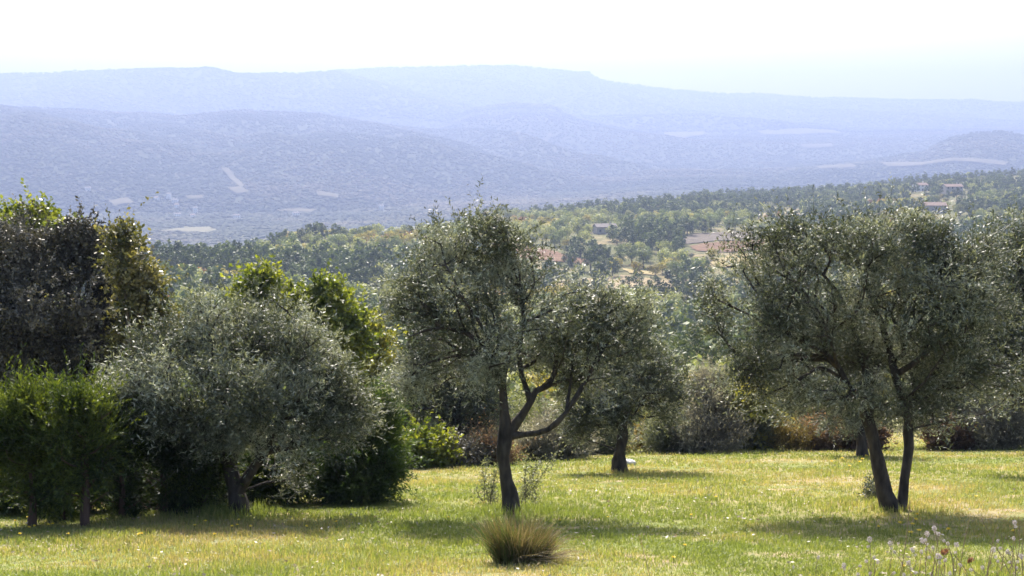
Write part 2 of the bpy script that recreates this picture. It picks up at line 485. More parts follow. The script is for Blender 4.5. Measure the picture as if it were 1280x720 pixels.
M_MEADOW = ground_material('meadow_ground', [
    (.35, 5, .40, .62, (.24, .21, .09)), (1.1, 6, .50, .68, (.30, .23, .14)), (3.5, 5, .5, .7, (.11, .13, .04)), (11., 4, .55, .72, (.27, .24, .12))],
    (.15, .175, .05), [(3., .08, .6), (18., .03, .8)])
M_SLOPE = ground_material('hillside_ground', [
    (.02, 5, .42, .62, (.14, .13, .055)), (.06, 5, .5, .66, (.21, .165, .085)), (.3, 5, .5, .7, (.06, .07, .025))],
    (.085, .09, .035), [(.15, 1.2, .6), (.9, .3, .7)])
M_HILLS = ground_material('wooded_hills', [
    (.0018, 5, .46, .70, (.060, .056, .030)), (.006, 5, .58, .78, (.075, .068, .038)), (.02, 5, .48, .66, (.050, .060, .028)), (.09, 3, .5, .62, (.032, .042, .020))],
    (.040, .047, .023), [(.03, 9., .5), (.12, 4., .7)])

AN = np.linspace(-.66, .66, 421)
sheet('meadow', np.concatenate([np.linspace(-22, 8, 40), np.linspace(8.2, 45, 210)]), AN, M_MEADOW)
sheet('hillside', np.concatenate([np.linspace(45, 320, 270), np.geomspace(321, 2100, 320)]), AN, M_SLOPE)
sheet('hills', np.geomspace(1700, 11000, 560), np.linspace(-.66, .66, 640), M_HILLS, off=-3.)

# fields lying on the slope and in the valley
def pip(px, py, poly):
    ins = np.zeros(len(px), bool)
    n = len(poly)
    for i in range(n):
        x1, y1 = poly[i]; x2, y2 = poly[(i+1) % n]
        c = ((y1 > py) != (y2 > py)) & (px < (x2-x1) * (py-y1) / ((y2-y1) + 1e-12) + x1)
        ins ^= c
    return ins

FIELDS_XY = []; FIELDS_PX = []; FAR_XY = []
def field(name, poly_px, m, y0=100., y1=2000., lift=.35, kind='structure', label=None, cat=None, keep=True, res=60):
    poly = np.array([hit(u, v, y0, y1)[:2] for u, v in poly_px])
    lo, hi = poly.min(0), poly.max(0)
    nx = res; ny = res
    gx = np.linspace(lo[0], hi[0], nx); gy = np.linspace(lo[1], hi[1], ny)
    Xc, Yc = np.meshgrid((gx[1:]+gx[:-1])/2, (gy[1:]+gy[:-1])/2, indexing='ij')
    wob = (fbm(Xc/9., Yc/9., 91, 2) - .5) * min(6., .25 * min(hi - lo))
    keepc = pip((Xc + wob).ravel(), (Yc - wob).ravel(), poly)
    Xg, Yg = np.meshgrid(gx, gy, indexing='ij')
    V = np.stack([Xg, Yg, ground(Xg, Yg) + lift], -1).reshape(-1, 3)
    i = np.arange(nx-1)[:, None] * ny + np.arange(ny-1)[None]
    Q = np.stack([i, i+ny, i+ny+1, i+1], -1).reshape(-1, 4)[keepc]
    used = np.unique(Q); mp = -np.ones(len(V), int); mp[used] = np.arange(len(used))
    if len(used) == 0: return
    mesh_obj(name, V[used], mp[Q], m, smooth=True)['kind'] = kind
    if not keep: FAR_XY.append(poly)
    if keep: FIELDS_XY.append(poly); FIELDS_PX.append((np.array(poly_px, float), poly[:, 1].mean()))

def field_mat(name, c1, c2, rows=None, ang=0., scale=.25):
    m, n, l = mat(name)
    g = n.new('ShaderNodeNewGeometry')
    nz = n.new('ShaderNodeTexNoise'); nz.inputs['Scale'].default_value = scale; nz.inputs['Detail'].default_value = 6
    l.new(g.outputs['Position'], nz.inputs['Vector'])
    r = ramp(n, [(.35, c1), (.65, c2)]); l.new(nz.outputs[0], r.inputs[0]); col = r.outputs[0]
    if rows:
        mp = n.new('ShaderNodeMapping'); mp.inputs['Rotation'].default_value = (0, 0, ang)
        l.new(g.outputs['Position'], mp.inputs[0])
        w = n.new('ShaderNodeTexWave'); w.inputs['Scale'].default_value = rows; w.inputs['Distortion'].default_value = .6
        l.new(mp.outputs[0], w.inputs['Vector'])
        mx = n.new('ShaderNodeMix'); mx.data_type = 'RGBA'; mx.inputs[7].default_value = (.10, .10, .045, 1)
        mr = n.new('ShaderNodeMapRange'); mr.inputs[1].default_value = .5; mr.inputs[2].default_value = .9; mr.inputs[4].default_value = .7
        l.new(w.outputs[0], mr.inputs[0]); l.new(mr.outputs[0], mx.inputs[0]); l.new(col, mx.inputs[6]); col = mx.outputs[2]
    p = n.new('ShaderNodeBsdfPrincipled'); p.inputs['Roughness'].default_value = .95; p.inputs['Specular IOR Level'].default_value = .1
    l.new(col, p.inputs['Base Color'])
    b = n.new('ShaderNodeBump'); b.inputs['Strength'].default_value = .6; b.inputs['Distance'].default_value = .5
    l.new(nz.outputs[0], b.inputs['Height']); l.new(b.outputs[0], p.inputs['Normal'])
    o = n.new('ShaderNodeOutputMaterial'); l.new(p.outputs[0], o.inputs[0])
    return m

MF_RED = field_mat('red_vine_field', (.115,.062,.036), (.155,.095,.055))
MF_TAN = field_mat('dry_grass_field', (.20,.155,.09), (.27,.215,.125))
MF_GREY = field_mat('ploughed_field', (.085,.07,.055), (.12,.10,.08))
MF_GOLD = field_mat('golden_field', (.24,.19,.085), (.29,.24,.12))
MF_FAR = field_mat('far_field', (.075,.066,.038), (.105,.092,.055), scale=.02)
MF_VINE = field_mat('vineyard_field', (.13,.12,.07), (.175,.16,.095), rows=.09, ang=.5)
field('field', [(610,304),(650,306),(700,316),(735,326),(728,331),(690,327),(650,322),(610,316)], MF_RED)
field('field', [(690,354),(740,349),(785,345),(830,351),(890,354),(960,352),(960,360),(840,360),(740,363),(690,362)], MF_TAN)
field('field', [(778,336),(815,341),(822,345),(785,342)], MF_GOLD)
field('field', [(850,297),(870,293),(945,291),(950,298),(900,302),(858,306)], MF_GREY)
field('field', [(858,308),(900,303),(960,299),(960,311),(900,316),(868,314)], MF_RED)
field('field', [(885,327),(925,318),(960,317),(960,332),(895,335)], MF_GOLD)
field('field', [(548,263),(600,259),(640,260),(635,264),(565,266)], MF_GOLD)
field('field', [(942,268),(1000,265),(1006,269),(950,272)], MF_TAN)
field('vineyard', [(200,290),(218,286),(262,284),(272,288),(258,293),(205,294)], MF_VINE, 1950., 3000., 1.0, keep=False)
for k, (pp, m) in enumerate([
        ([(285,236),(300,234),(312,240),(296,243)], MF_FAR), ([(277,210),(286,211),(306,233),(301,235),(288,224)], MF_FAR),
        ([(345,264),(372,261),(396,263),(388,267),(350,268)], MF_FAR), ([(136,251),(160,248),(168,254),(142,258)], MF_FAR),
        ([(232,246),(254,245),(254,248),(234,249)], MF_FAR), ([(395,240),(425,244),(422,248),(398,245)], MF_FAR)]):
    field('field', pp, m, 2510., 5000., 2.0, keep=False)
for pp in ([(830,166),(880,165),(882,168),(832,169)], [(945,164),(1040,163),(1055,167),(955,168)], [(1000,181),(1040,180),(1042,184),(1004,185)],
           [(1100,204),(1180,200),(1260,204),(1255,208),(1110,209)], [(1020,209),(1065,206),(1072,209),(1026,212)], [(645,166),(688,166),(690,170),(648,170)]):
    field('field', pp, MF_FAR, 2400., 8200., 3.0, keep=False)

# air
hz_m, n_, l_ = mat('air')
pv = n_.new('ShaderNodeVolumePrincipled')
pv.inputs['Color'].default_value = (.372, .46, .725, 1); pv.inputs['Density'].default_value = 2.35e-4
pv.inputs['Anisotropy'].default_value = .25
o_ = n_.new('ShaderNodeOutputMaterial'); l_.new(pv.outputs[0], o_.inputs['Volume'])
x_, y0_, y1_, z0_, z1_ = 7700., -60., 11300., -190., 580.
hv = np.array([[sx*x_, yy, zz] for zz in (z0_, z1_) for (sx, yy) in ((-1,y0_), (1,y0_), (1,y1_), (-1,y1_))])
hz = mesh_obj('haze', hv, np.array([[3,2,1,0],[4,5,6,7],[0,1,5,4],[1,2,6,5],[2,3,7,6],[3,0,4,7]]), hz_m)
tag(hz, kind='stuff')

# ------------------------------------------------------------------ the near trees
def auto(base, blobs, fork, w, extra=()):
    """a trunk to a fork and one limb into each blob"""
    ls = [[(base[0], base[1], 0, w * 1.25), ((base[0]*.6 + fork[0]*.4), (base[1]*.5 + fork[1]*.5), 0, w), (fork[0], fork[1], 0, w * .85)]]
    for b in blobs:
        dd = b[4] if len(b) > 4 else 0
        ls.append([(fork[0], fork[1], 0, w * .6), ((fork[0]*.45 + b[0]*.55), (fork[1]*.5 + b[1]*.5) + b[3]*.15, dd * .5, w * .36), (b[0], b[1], dd, w * .16)])
    return ls + list(extra)

OL = 'olive tree'
# central olive
A_BLOBS = [(606,312,54,42,.1), (570,345,55,48,-.2), (632,352,58,52,.3), (598,398,78,50,.2), (528,402,46,42,-.1), (668,402,55,48,-.4), (712,415,58,46,.1),
           (772,398,52,44,.2), (800,420,26,32,-.1), (545,445,58,38,.4), (512,445,34,38,.1), (500,420,26,30,-.1), (716,462,52,30,.4), (610,284,26,22,0), (550,316,34,34,.2), (528,350,34,38,-.1), (508,385,30,34,.1), (640,318,32,40,.2), (735,385,40,34,.1), (790,384,26,24,0), (650,440,70,34,.6), (760,440,45,34,-.3), (560,478,56,30,.2), (508,470,28,30,.1), (705,488,50,22,.3), (765,475,44,28,.1), (610,455,40,26,-.3)]
olive_a = tree('olive_tree', 'tall central olive with forked dark trunk and thin sucker shoots, behind the grass tussock', OL, (642,640), 18.45,
    [[(642,642,0,23.4), (634,600,0,16.5), (629,568,0,17.2), (633,545,0,20), (630,512,0,10.3), (628,482,0,10.3), (619,452,.1,8.94), (604,432,.1,7.57), (582,416,.0,6.19), (558,408,-.1,4.82), (534,410,-.2,3.44), (512,418,-.3,2.06)],
     [(633,545,0,17.9), (643,532,0,13.1), (656,512,-.1,11), (663,500,-.1,8.94), (652,470,0,7.57), (648,440,.1,6.88), (655,405,.2,5.5), (650,360,.2,4.13), (636,320,.2,2.75)],
     [(640,545,0,12.4), (656,541,-.1,8.26), (684,531,-.3,7.57), (706,508,-.4,6.88), (730,472,-.3,6.19), (752,436,-.1,6.19), (767,413,0,4.82), (786,404,.1,3.44), (804,412,.1,2.06)],
     [(628,482,0,8.94), (634,455,.2,7.57), (640,430,.4,6.19), (618,395,.5,4.82), (600,350,.3,3.44), (603,305,.1,2.06)],
     [(604,432,.1,6.19), (590,446,.2,4.82), (570,442,.3,4.13), (545,450,.3,3.44), (520,455,.3,2.06)],
     [(619,452,.1,5.5), (606,410,-.2,4.82), (580,370,-.3,3.44), (566,340,-.3,2.75)],
     [(706,508,-.4,5.5), (712,480,-.1,4.13), (716,455,.2,3.44), (708,420,.2,2.75)],
     [(655,405,.2,4.82), (672,395,-.1,3.44), (690,385,-.2,2.75)],
     [(600,350,.3,3.44), (575,330,.2,2.75), (548,318,.1,2.06)],
     [(648,440,.1,5.5), (668,450,.3,4.13), (700,446,.4,3.44), (728,452,.4,2.75)]],
    A_BLOBS, 'olive', M_OLIVE, M_BARK, 620, 101, gap=.47)

def shoots(name, parent, spots, Y, seed, kind_mat=M_SAGE):
    """thin upright stems with small leaves; spots: (u, v base, v tip, lean in px)"""
    rs = np.random.default_rng(seed); VV, FF, T, MI, off = [], [], [], [], 0
    loc = np.array(parent.location)
    for u, vb, vt, lean in spots:
        b = P(u, vb, Y + rs.uniform(-.15, .15)); b[2] = float(ground(b[:1], b[1:2])[0]) - .02
        t = P(u + lean, vt, b[1])
        pts = np.stack([b + (t - b) * s + np.array([math.sin(s*5 + u) * .015, math.cos(s*4 + u) * .015, 0]) for s in np.linspace(0, 1, 8)])
        V, Q = tube(pts, np.linspace(.006, .002, 8), 4)
        VV.append(V - loc); FF.append(Q + off); T.append(np.full(len(V), .5)); MI.append(np.zeros(len(Q))); off += len(V)
        n = int(np.linalg.norm(t - b) * 260)
        s = rs.uniform(.1, 1.02, n)
        p = b + (t - b) * s[:, None] + rs.normal(size=(n, 3)) * .03
        d = unit(rs.normal(size=(n, 3)) + np.array([0, 0, .5]))
        V, Q = leaf_quads(p, d, unit(rs.normal(size=(n, 3))), .048 * rs.uniform(.6, 1.2, n), .017)
        VV.append(V - loc); FF.append(Q + off); T.append(np.repeat(rs.random(n), 4)); MI.append(np.ones(len(Q))); off += len(V)
    mesh_obj(name, np.vstack(VV), np.vstack(FF), [M_TWIG, kind_mat], tint=np.concatenate(T), parent=parent, midx=np.concatenate(MI))

shoots('sucker_shoots', olive_a, [(606,640,572,2), (610,640,585,-6), (613,640,590,5), (617,640,600,-2), (604,640,610,-8), (655,640,570,4), (650,640,600,6), (662,640,605,10),
                                  (660,640,620,14), (646,642,615,-2), (640,642,612,-8), (625,640,622,-4), (668,641,625,8), (612,642,575,12)], 18.3, 5)
shoots('low_twig', olive_a, [(648,600,575,30), (648,600,568,50), (650,600,582,20)], 18.2, 6)

# smaller olive further down the meadow
B_BLOBS = [(768,470,58,48,.2), (815,470,44,48,-.2), (738,500,38,38,-.3), (842,492,24,38,.2), (780,436,48,36,0), (720,530,22,22,0), (800,508,46,26,.5), (760,512,34,22,-.4)]
olive_b = tree('olive_tree', 'smaller olive further down the meadow, pale stone lying at its foot', OL, (775,588), 28.,
    [[(776,590,0,19), (776,565,0,14), (777,545,0,15), (778,530,0,13), (789,510,.2,9), (805,488,.2,7), (815,465,0,4)],
     [(777,538,0,11), (768,515,-.2,8), (758,490,-.2,6), (765,462,.1,5), (775,435,.1,3)],
     [(768,515,-.2,6), (748,510,-.4,5), (735,498,-.3,3)],
     [(805,488,.2,5), (828,490,.2,4), (842,490,.2,3)]], B_BLOBS, 'olive', M_OLIVE, M_BARK, 400, 102, size=1.25, gap=.3, rtip=.007)

# olive with two trunks on the right
C_BLOBS = [(935,345,52,50,0), (912,385,34,44,.2), (985,312,58,40,.3), (1050,310,66,42,-.3), (1118,312,66,34,.2), (1180,316,58,40,-.2), (1010,375,85,58,-.3), (1090,380,90,60,.3),
           (1160,380,70,62,-.4), (1218,340,46,52,.2), (1225,400,46,56,.1), (965,420,52,42,-.3), (940,452,40,24,0), (1030,440,66,34,.5), (1100,445,72,36,.6), (1170,455,60,44,.2),
           (1080,288,46,16,0), (1220,297,30,18,0), (990,295,28,16,0), (1150,288,36,16,0), (965,470,36,30,.1), (1035,478,56,26,-.3), (1105,488,60,26,-.4), (1180,500,52,36,.2), (1232,470,44,48,.1), (1000,500,30,20,.3), (1150,520,34,20,.5)]
olive_c = tree('olive_tree', 'broad olive on two dark trunks rising in a V from one foot', OL, (1118,636), 18.8,
    [[(1110,638,0,22.4), (1103,602,0,17.6), (1094,562,0,16.8), (1086,528,0,16.8), (1074,504,0,10.4), (1060,482,0,9.6), (1048,460,0,8.8), (1030,440,-.1,6.4), (1000,425,-.2,4.8), (968,410,-.2,4), (935,392,-.1,2.4)],
     [(1128,640,.05,17.6), (1132,600,.05,13.6), (1137,560,.05,12.8), (1138,528,.1,13.6), (1130,500,.1,10.4), (1122,470,.1,10.4), (1116,440,.2,8.8), (1108,400,.3,7.2), (1090,360,.3,5.6), (1085,310,.1,3.2)],
     [(1088,532,0,13.6), (1090,505,.1,11.2), (1089,475,.2,9.6), (1082,440,.3,8), (1064,400,.1,6.4), (1040,360,-.2,4.8), (1010,325,-.1,3.2)],
     [(1032,446,0,6.4), (1010,442,-.1,6.4), (985,440,-.2,5.6), (960,444,-.2,4), (940,460,-.2,3.2), (932,474,-.2,2.4)],
     [(1122,470,.1,8), (1150,440,-.2,7.2), (1180,400,-.3,5.6), (1190,350,-.3,4), (1185,305,-.2,2.4)],
     [(1138,528,.1,10.4), (1150,495,.2,8.8), (1175,465,.2,7.2), (1205,430,.2,5.6), (1222,395,.2,3.2)],
     [(1048,460,0,5.6), (1030,425,-.4,4.8), (1015,385,-.4,4), (985,340,0,3.2)],
     [(1116,440,.2,6.4), (1135,390,.4,5.6), (1130,340,.4,4), (1120,300,.2,2.4)]],
    C_BLOBS, 'olive', M_OLIVE, M_BARK, 1060, 103, gap=.42)
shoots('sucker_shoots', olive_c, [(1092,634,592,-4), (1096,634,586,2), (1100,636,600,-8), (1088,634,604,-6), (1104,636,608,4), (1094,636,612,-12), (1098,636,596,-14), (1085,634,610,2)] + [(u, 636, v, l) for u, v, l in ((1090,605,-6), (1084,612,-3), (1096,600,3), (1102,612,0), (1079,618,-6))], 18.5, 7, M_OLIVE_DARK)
# broad olive on the left
E_BLOBS = [(235,425,62,48,0), (305,410,66,48,.3), (375,425,60,52,-.2), (190,475,58,54,-.3), (265,485,85,60,-.5), (345,480,80,62,-.4), (415,475,42,54,.1), (422,515,38,42,.2), (385,535,56,38,-.3),
           (215,525,60,36,.0), (290,535,70,26,-.2), (158,495,32,34,.2), (260,390,34,26,0), (330,385,46,26,0), (400,570,44,26,.0), (345,562,46,26,.2), (445,500,20,30,.1), (140,505,24,40,.1), (180,560,40,26,-.1), (360,590,30,14,.1), (250,570,40,18,.1)]
olive_e = tree('olive_tree', 'broad silvery olive standing before the cypress row, low boughs hiding its trunk', OL, (300,641), 18.3,
    [[(303,643,0,28), (296,615,0,22), (290,585,0,20), (280,555,0,15), (272,520,0,12), (255,480,-.1,9), (240,440,0,6), (232,415,0,4)],
     [(296,618,0,18), (312,592,-.1,14), (335,560,-.2,12), (355,520,-.2,10), (372,470,-.2,7), (375,430,-.1,4)],
     [(290,585,0,12), (298,540,.2,10), (305,490,.3,8), (308,430,.3,5)],
     [(280,555,0,9), (245,540,.1,8), (205,505,-.1,6), (180,480,-.2,4)],
     [(335,560,-.2,9), (375,550,-.1,7), (410,520,.1,5), (420,485,.1,3)]],
    E_BLOBS, 'olive', M_OLIVE, M_BARK, 900, 104, gap=.46, gs=2.2)

# olive at the right edge, mostly outside the picture
D_BLOBS = [(1262,400,46,70,.2), (1300,350,60,60,0), (1275,300,40,40,.2), (1290,440,70,60,0), (1340,400,60,70,0), (1250,470,44,44,.3), (1235,430,34,46,.4)]
tree('olive_tree', 'dense dark olive at the edge of the view, beyond the olive on two trunks', OL, (1318,608), 24.,
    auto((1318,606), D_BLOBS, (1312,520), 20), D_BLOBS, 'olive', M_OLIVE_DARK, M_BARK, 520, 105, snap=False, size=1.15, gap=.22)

# cypress row on the left
CG = 'cypresses in the clipped row'
CY_LABELS = ['first cypress of the row, stout straight trunk bare to half its height', 'thin-stemmed cypress between the two stoutest bare trunks of the row', 'cypress with the thickest reddish trunk, last before the olive hides the row',
             'cypress with a thin dark stem just behind the edge of the silvery olive', 'cypress on a thick dark trunk behind the silvery olive, one thin trunk beside it', 'slender cypress close against a thicker trunk behind the silvery olive',
             'cypress nearest the foot of the silvery olive, its stem half lost in shade', 'cypress cut by the edge of the view, at the start of the row']
for k, (u, vb, w, Y, top, cw) in enumerate([(40,655,11,16.9,482,40), (78,648,7,18.4,490,30), (106,655,14,16.9,484,40), (152,645,9,18.8,492,34),
                                            (204,642,12,19.2,500,36), (219,640,8,19.8,498,30), (254,640,8,19.6,505,36), (-22,656,11,17.2,486,40)]):
    bl = [(u-6, top+22, cw*.7, 20, -.2), (u+8, top+34, cw*.85, 26, .1), (u-6, top+62, cw, 34, -.15), (u+4, top+86, cw*.9, 26, .1), (u-3, top+114, cw*.75, 18, .05), (u+5, top+138, cw*.5, 10, .1)]
    lm = [[(u, vb+1, 0, w*.85), (u+1, vb-40, 0, w*.78), (u-1, vb-85, 0, w*.65), (u+2, top+45, 0, w*.5), (u+1, top+12, 0, w*.2)]]
    for j in range(14):
        vv = top + 40 + j * 7.5; a = (j * 2.4)
        lm.append([(u, vv+8, 0, w*.22), (u + math.cos(a)*cw*.5, vv, math.sin(a)*.25, w*.14), (u + math.cos(a)*cw*.85, vv-10, math.sin(a)*.4, 1.)])
    tree('cypress_tree', CY_LABELS[k], 'cypress', (u, vb), Y, lm, bl, 'cypress', M_CYPRESS, M_BARK_RED, 170, 140+k, gap=.42, group=CG, rtip=.004, crown='crown')
for k, (u, vb, ru, h) in enumerate([(-8,640,34,70), (38,640,36,76), (88,638,36,72), (135,636,34,80), (182,634,34,74), (228,632,34,80), (272,630,32,78), (318,630,34,84), (362,628,34,90)]):
    bl = [(u, vb-h*.28, ru, h*.26, 0), (u-ru*.4, vb-h*.6, ru*.7, h*.28, .1), (u+ru*.4, vb-h*.66, ru*.7, h*.28, -.1)]
    tree('undergrowth_bush', 'dark dense bush filling the shade behind the bare cypress trunks', 'bush', (u, vb), 21., auto((u, vb), bl, (u, vb-h*.3), 5), bl, 'cypress', M_CYPRESS_DARK, M_BARK_RED, 120, 190+k,
         gap=.15, group='bushes in the shade behind the clipped cypresses', outer=.5, rtip=.004, crown='foliage', wood='stems')
JB = [(474,512,18,26,0), (470,545,28,32,.1), (478,575,28,28,-.1), (448,580,40,36,0), (425,596,40,28,.1), (462,602,36,20,-.2), (405,605,32,20,.2), (440,545,26,28,.2)]
tree('juniper_tree', 'dark green conifer spreading to the ground at the end of the shaded row', 'conifer', (449,626), 20.4,
     auto((449,626), JB, (452,590), 9), JB, 'cypress', M_CYPRESS_DARK, M_BARK_RED, 420, 150, gap=.2, outer=.5, mul=1.1)

# trees standing behind
HB = [(30,330,70,48,0), (100,325,55,46,.4), (-30,350,60,60,0), (10,390,70,60,-.6), (85,390,70,60,-.5), (145,380,42,60,.2), (165,430,30,50,.1), (40,450,90,55,-.3), (120,450,50,50,0), (-20,450,50,50,0), (95,300,36,30,.2), (35,298,40,26,.1), (145,340,26,30,.3), (60,500,90,40,0)]
tree('holm_oak', 'big dusky grey-brown holm oak towering over the clipped cypresses', 'oak', (50,596), 27., auto((50,594), HB, (52,520), 26), HB, 'holm', M_HOLM, M_BARK, 1050, 160, snap=False, size=1.25, gap=.26)
GB = [(18,285,34,22,0), (42,275,22,18,.2), (5,300,30,26,0), (75,300,16,20,0), (30,320,40,26,.3)]
tree('oak_tree', 'bright green oak showing its lobed top above the dusky holm oak', 'oak', (30,620), 32., auto((30,606), GB, (30,400), 16), GB, 'broad', M_OAK, M_BARK, 150, 161, snap=False, size=1.1, gap=.3)
PB = [(152,300,8,24,0), (154,340,14,34,0), (170,372,24,30,.2), (192,402,24,30,0), (165,425,30,34,.2), (204,372,10,24,0), (148,285,4,10,0), (183,345,10,20,.1)]
tree('poplar_tree', 'slim yellow-green tree with a pointed wispy top beside the holm oak', 'tree', (172,600), 25.6, auto((172,592), PB, (168,470), 8), PB, 'broad', M_POPLAR, M_TWIG, 150, 162, snap=False, size=.8, gap=.46, outer=.5)
IB = [(326,358,28,22,0), (318,380,26,26,0), (392,378,40,26,.2), (420,402,36,30,0), (360,392,44,30,.3), (438,428,26,34,0), (398,425,46,34,.2), (345,420,44,34,0)]
tree('oak_tree', 'bright yellow-green broadleaf tree peering over the silvery olive', 'tree', (380,590), 30., auto((380,592), IB, (376,480), 15), IB, 'broad', M_OAK, M_BARK, 400, 163, snap=False, size=1.05, gap=.28)
JB2 = [(462,420,24,30,0), (452,455,26,30,.2), (478,450,24,32,0), (470,490,34,34,0)]
tree('yellowing_tree', 'yellowing tree between the silvery olive and the tall central olive', 'tree', (468,575), 35., auto((468,572), JB2, (466,500), 9), JB2, 'broad', M_YELLOW, M_BARK, 200, 164, snap=False, gap=.3)
LB = [(520,470,44,36,0), (560,490,52,48,.3), (602,500,40,44,0), (505,510,34,44,.2), (548,535,48,28,0), (590,470,44,34,.3), (600,540,30,24,0)]
tree('olive_tree', 'shaded olive with crooked bare limbs close behind the tall central olive', OL, (566,574), 32.,
     [[(566,576,0,16), (568,555,0,13), (572,530,0,12), (571,506,0,10), (562,486,.1,8), (546,470,.1,7), (522,458,.1,5), (498,451,.1,3)],
      [(572,530,0,9), (590,510,.2,7), (604,495,.2,4)], [(571,506,0,7), (582,484,.2,5), (590,465,.2,3)], [(571,508,0,6), (552,503,-.2,5), (535,510,-.2,4), (512,505,0,2)]],
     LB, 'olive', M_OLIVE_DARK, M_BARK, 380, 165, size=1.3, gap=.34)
MB = [(1000,478,40,34,0), (1020,500,34,36,.2), (985,505,30,34,0), (1005,528,34,18,.1)]
tree('olive_tree', 'small dark olive seen under the long low bough of the twin-trunk olive', OL, (1004,556), 41., auto((1004,555), MB, (1004,540), 12), MB, 'olive', M_OLIVE, M_BARK, 260, 166, size=1.5, gap=.24)
NB = [(1062,480,40,40,0), (1090,500,34,34,.3), (1050,515,30,26,0), (1075,450,46,34,.2)]
tree('olive_tree', 'olive half hidden behind the two dark trunks', OL, (1078,568), 35., auto((1078,567), NB, (1076,535), 12), NB, 'olive', M_OLIVE, M_BARK, 300, 167, size=1.4, gap=.3)
OB = [(1180,480,50,40,0), (1205,510,40,32,.2), (1160,510,34,30,0), (1190,450,50,34,.2)]
tree('olive_tree', 'olive with a short dark trunk, beyond the right-hand trunk of the twin-trunk olive', OL, (1183,557), 41., auto((1183,556), OB, (1182,535), 14), OB, 'olive', M_OLIVE, M_BARK, 300, 168, size=1.5, gap=.3)
QB = [(1255,500,40,34,0), (1285,480,40,44,.2), (1230,520,26,24,0), (1270,525,36,20,0)]
tree('olive_tree', 'reddish-shaded olive low at the meadow end, below the dense dark olive', OL, (1262,557), 42., auto((1262,556), QB, (1262,535), 12), QB, 'olive', M_GREY, M_BARK, 280, 169, size=1.5, gap=.3)

# bushes along the meadow's far edge
def bush(name, label, cat, base, Y, blobs, kind, lm, n, seed, size=1., fork=None, wm=M_TWIG, w=4, gap=.25, group=None, mul=1.):
    blobs = list(blobs) + [(base[0], base[1] - 9, 1.15 * max(b[2] for b in blobs), 9, 0)] if len(blobs) > 1 else blobs
    return tree(name, label, cat, base, Y, auto(base, blobs, fork or (base[0], base[1] - 8), w), blobs, kind, lm, wm, n, seed, size=size, gap=gap, rtip=.004, outer=.5, group=group, crown='foliage', wood='stems', mul=mul)
bush('leafy_bush', 'round yellow-green bush on the meadow edge beside the dark conifer', 'bush', (532,582), 29.5, [(528,562,24,20,0), (548,566,16,16,.1), (512,570,14,14,0)], 'broad', M_OAK, 110, 170, .9)
bush('thorn_bush', 'small dark bush at the foot of the shaded olive', 'bush', (578,580), 30.5, [(572,565,16,14,0), (588,570,14,10,0)], 'holm', M_HOLM, 70, 171, 1.2)
bush('grey_brush', 'twiggy grey brush right of the central trunk, at the far meadow edge', 'bush', (692,572), 34., [(690,552,34,20,0), (720,556,24,18,.3), (662,558,22,16,.1), (705,535,26,16,.4)], 'brush', M_GREY, 330, 172, 1.35)
bush('grey_brush', 'pale grey thicket between the smaller olive and the fig bush, leafless twigs on top', 'bush', (880,564), 43.5, [(880,515,34,34,.5), (862,540,30,24,0), (900,542,30,20,0), (892,488,24,22,.8)], 'brush', M_GREY, 380, 173, 1.5)
bush('sage_bush', 'low grey-green bush under the fig bush', 'bush', (945,560), 42.6, [(945,540,34,16,0), (920,544,24,14,.2), (968,545,18,12,0)], 'brush', M_SAGE, 300, 174, 1.5)
bush('fig_bush', 'bright yellow-green fig bush with large drooping leaves', 'bush', (942,560), 44.5, [(940,500,30,22,0), (925,522,20,20,-.2), (955,520,24,22,.2), (918,500,16,12,0)], 'fig', M_YELLOW, 110, 175, 1.0, w=6)
bush('orange_bush', 'small orange-yellow bush at the far meadow edge, under the small dark olive', 'bush', (986,561), 41.8, [(986,545,18,13,0), (975,548,12,9,0), (1000,548,10,9,0)], 'brush', M_ORANGE, 80, 176, 1.1)
bush('russet_bush', 'russet dry brush between the orange bush and the twin trunks', 'bush', (1026,560), 42., [(1024,543,26,14,0), (1045,546,18,11,.1), (1005,548,14,10,0)], 'brush', M_RUSSET, 260, 177, 1.5)
bush('thorn_bush', 'dark reddish-brown bush directly behind the two trunks', 'bush', (1066,560), 42.4, [(1066,538,24,18,0), (1088,545,20,14,.1)], 'holm', M_MAROON, 150, 178, 1.5)
bush('thorn_bush', 'dark brown-red bush at the foot of the short-trunked olive', 'bush', (1190,560), 42.2, [(1186,546,20,11,0), (1206,549,14,9,0)], 'holm', M_MAROON, 110, 179, 1.5)
bush('yellow_bush', 'tiny yellow bush before the pale grey thicket', 'bush', (903,558), 42.2, [(903,544,8,8,0)], 'broad', M_ORANGE, 24, 180, .9)
bush('yellow_bush', 'tiny yellow bush behind the trunk of the smaller olive', 'bush', (806,562), 39., [(808,550,9,8,0)], 'broad', M_ORANGE, 18, 181, .9)
bush('sage_bush', 'grey-green bush behind the foot of the smaller olive', 'bush', (750,566), 37.5, [(750,550,26,16,0), (735,556,16,12,0), (770,556,18,12,.2)], 'brush', M_SAGE, 230, 182, 1.45)
bush('sage_bush', 'grey-green bush filling the gap beside the pale grey thicket', 'bush', (835,564), 43., [(832,540,26,20,0), (850,548,18,14,0)], 'brush', M_SAGE, 260, 183, 1.6)
bush('russet_bush', 'dry pinkish brush under the shaded olive, beside the dark thorn bush', 'bush', (612,578), 31.5, [(612,566,20,12,0), (630,570,14,9,0)], 'brush', M_RUSSET, 150, 184, 1.2)
bush('sage_bush', 'dusty bush at the far meadow end, under the dense dark olive', 'bush', (1236,559), 42.5, [(1236,543,26,14,0), (1266,545,22,12,0)], 'brush', M_GREY, 260, 185, 1.6)

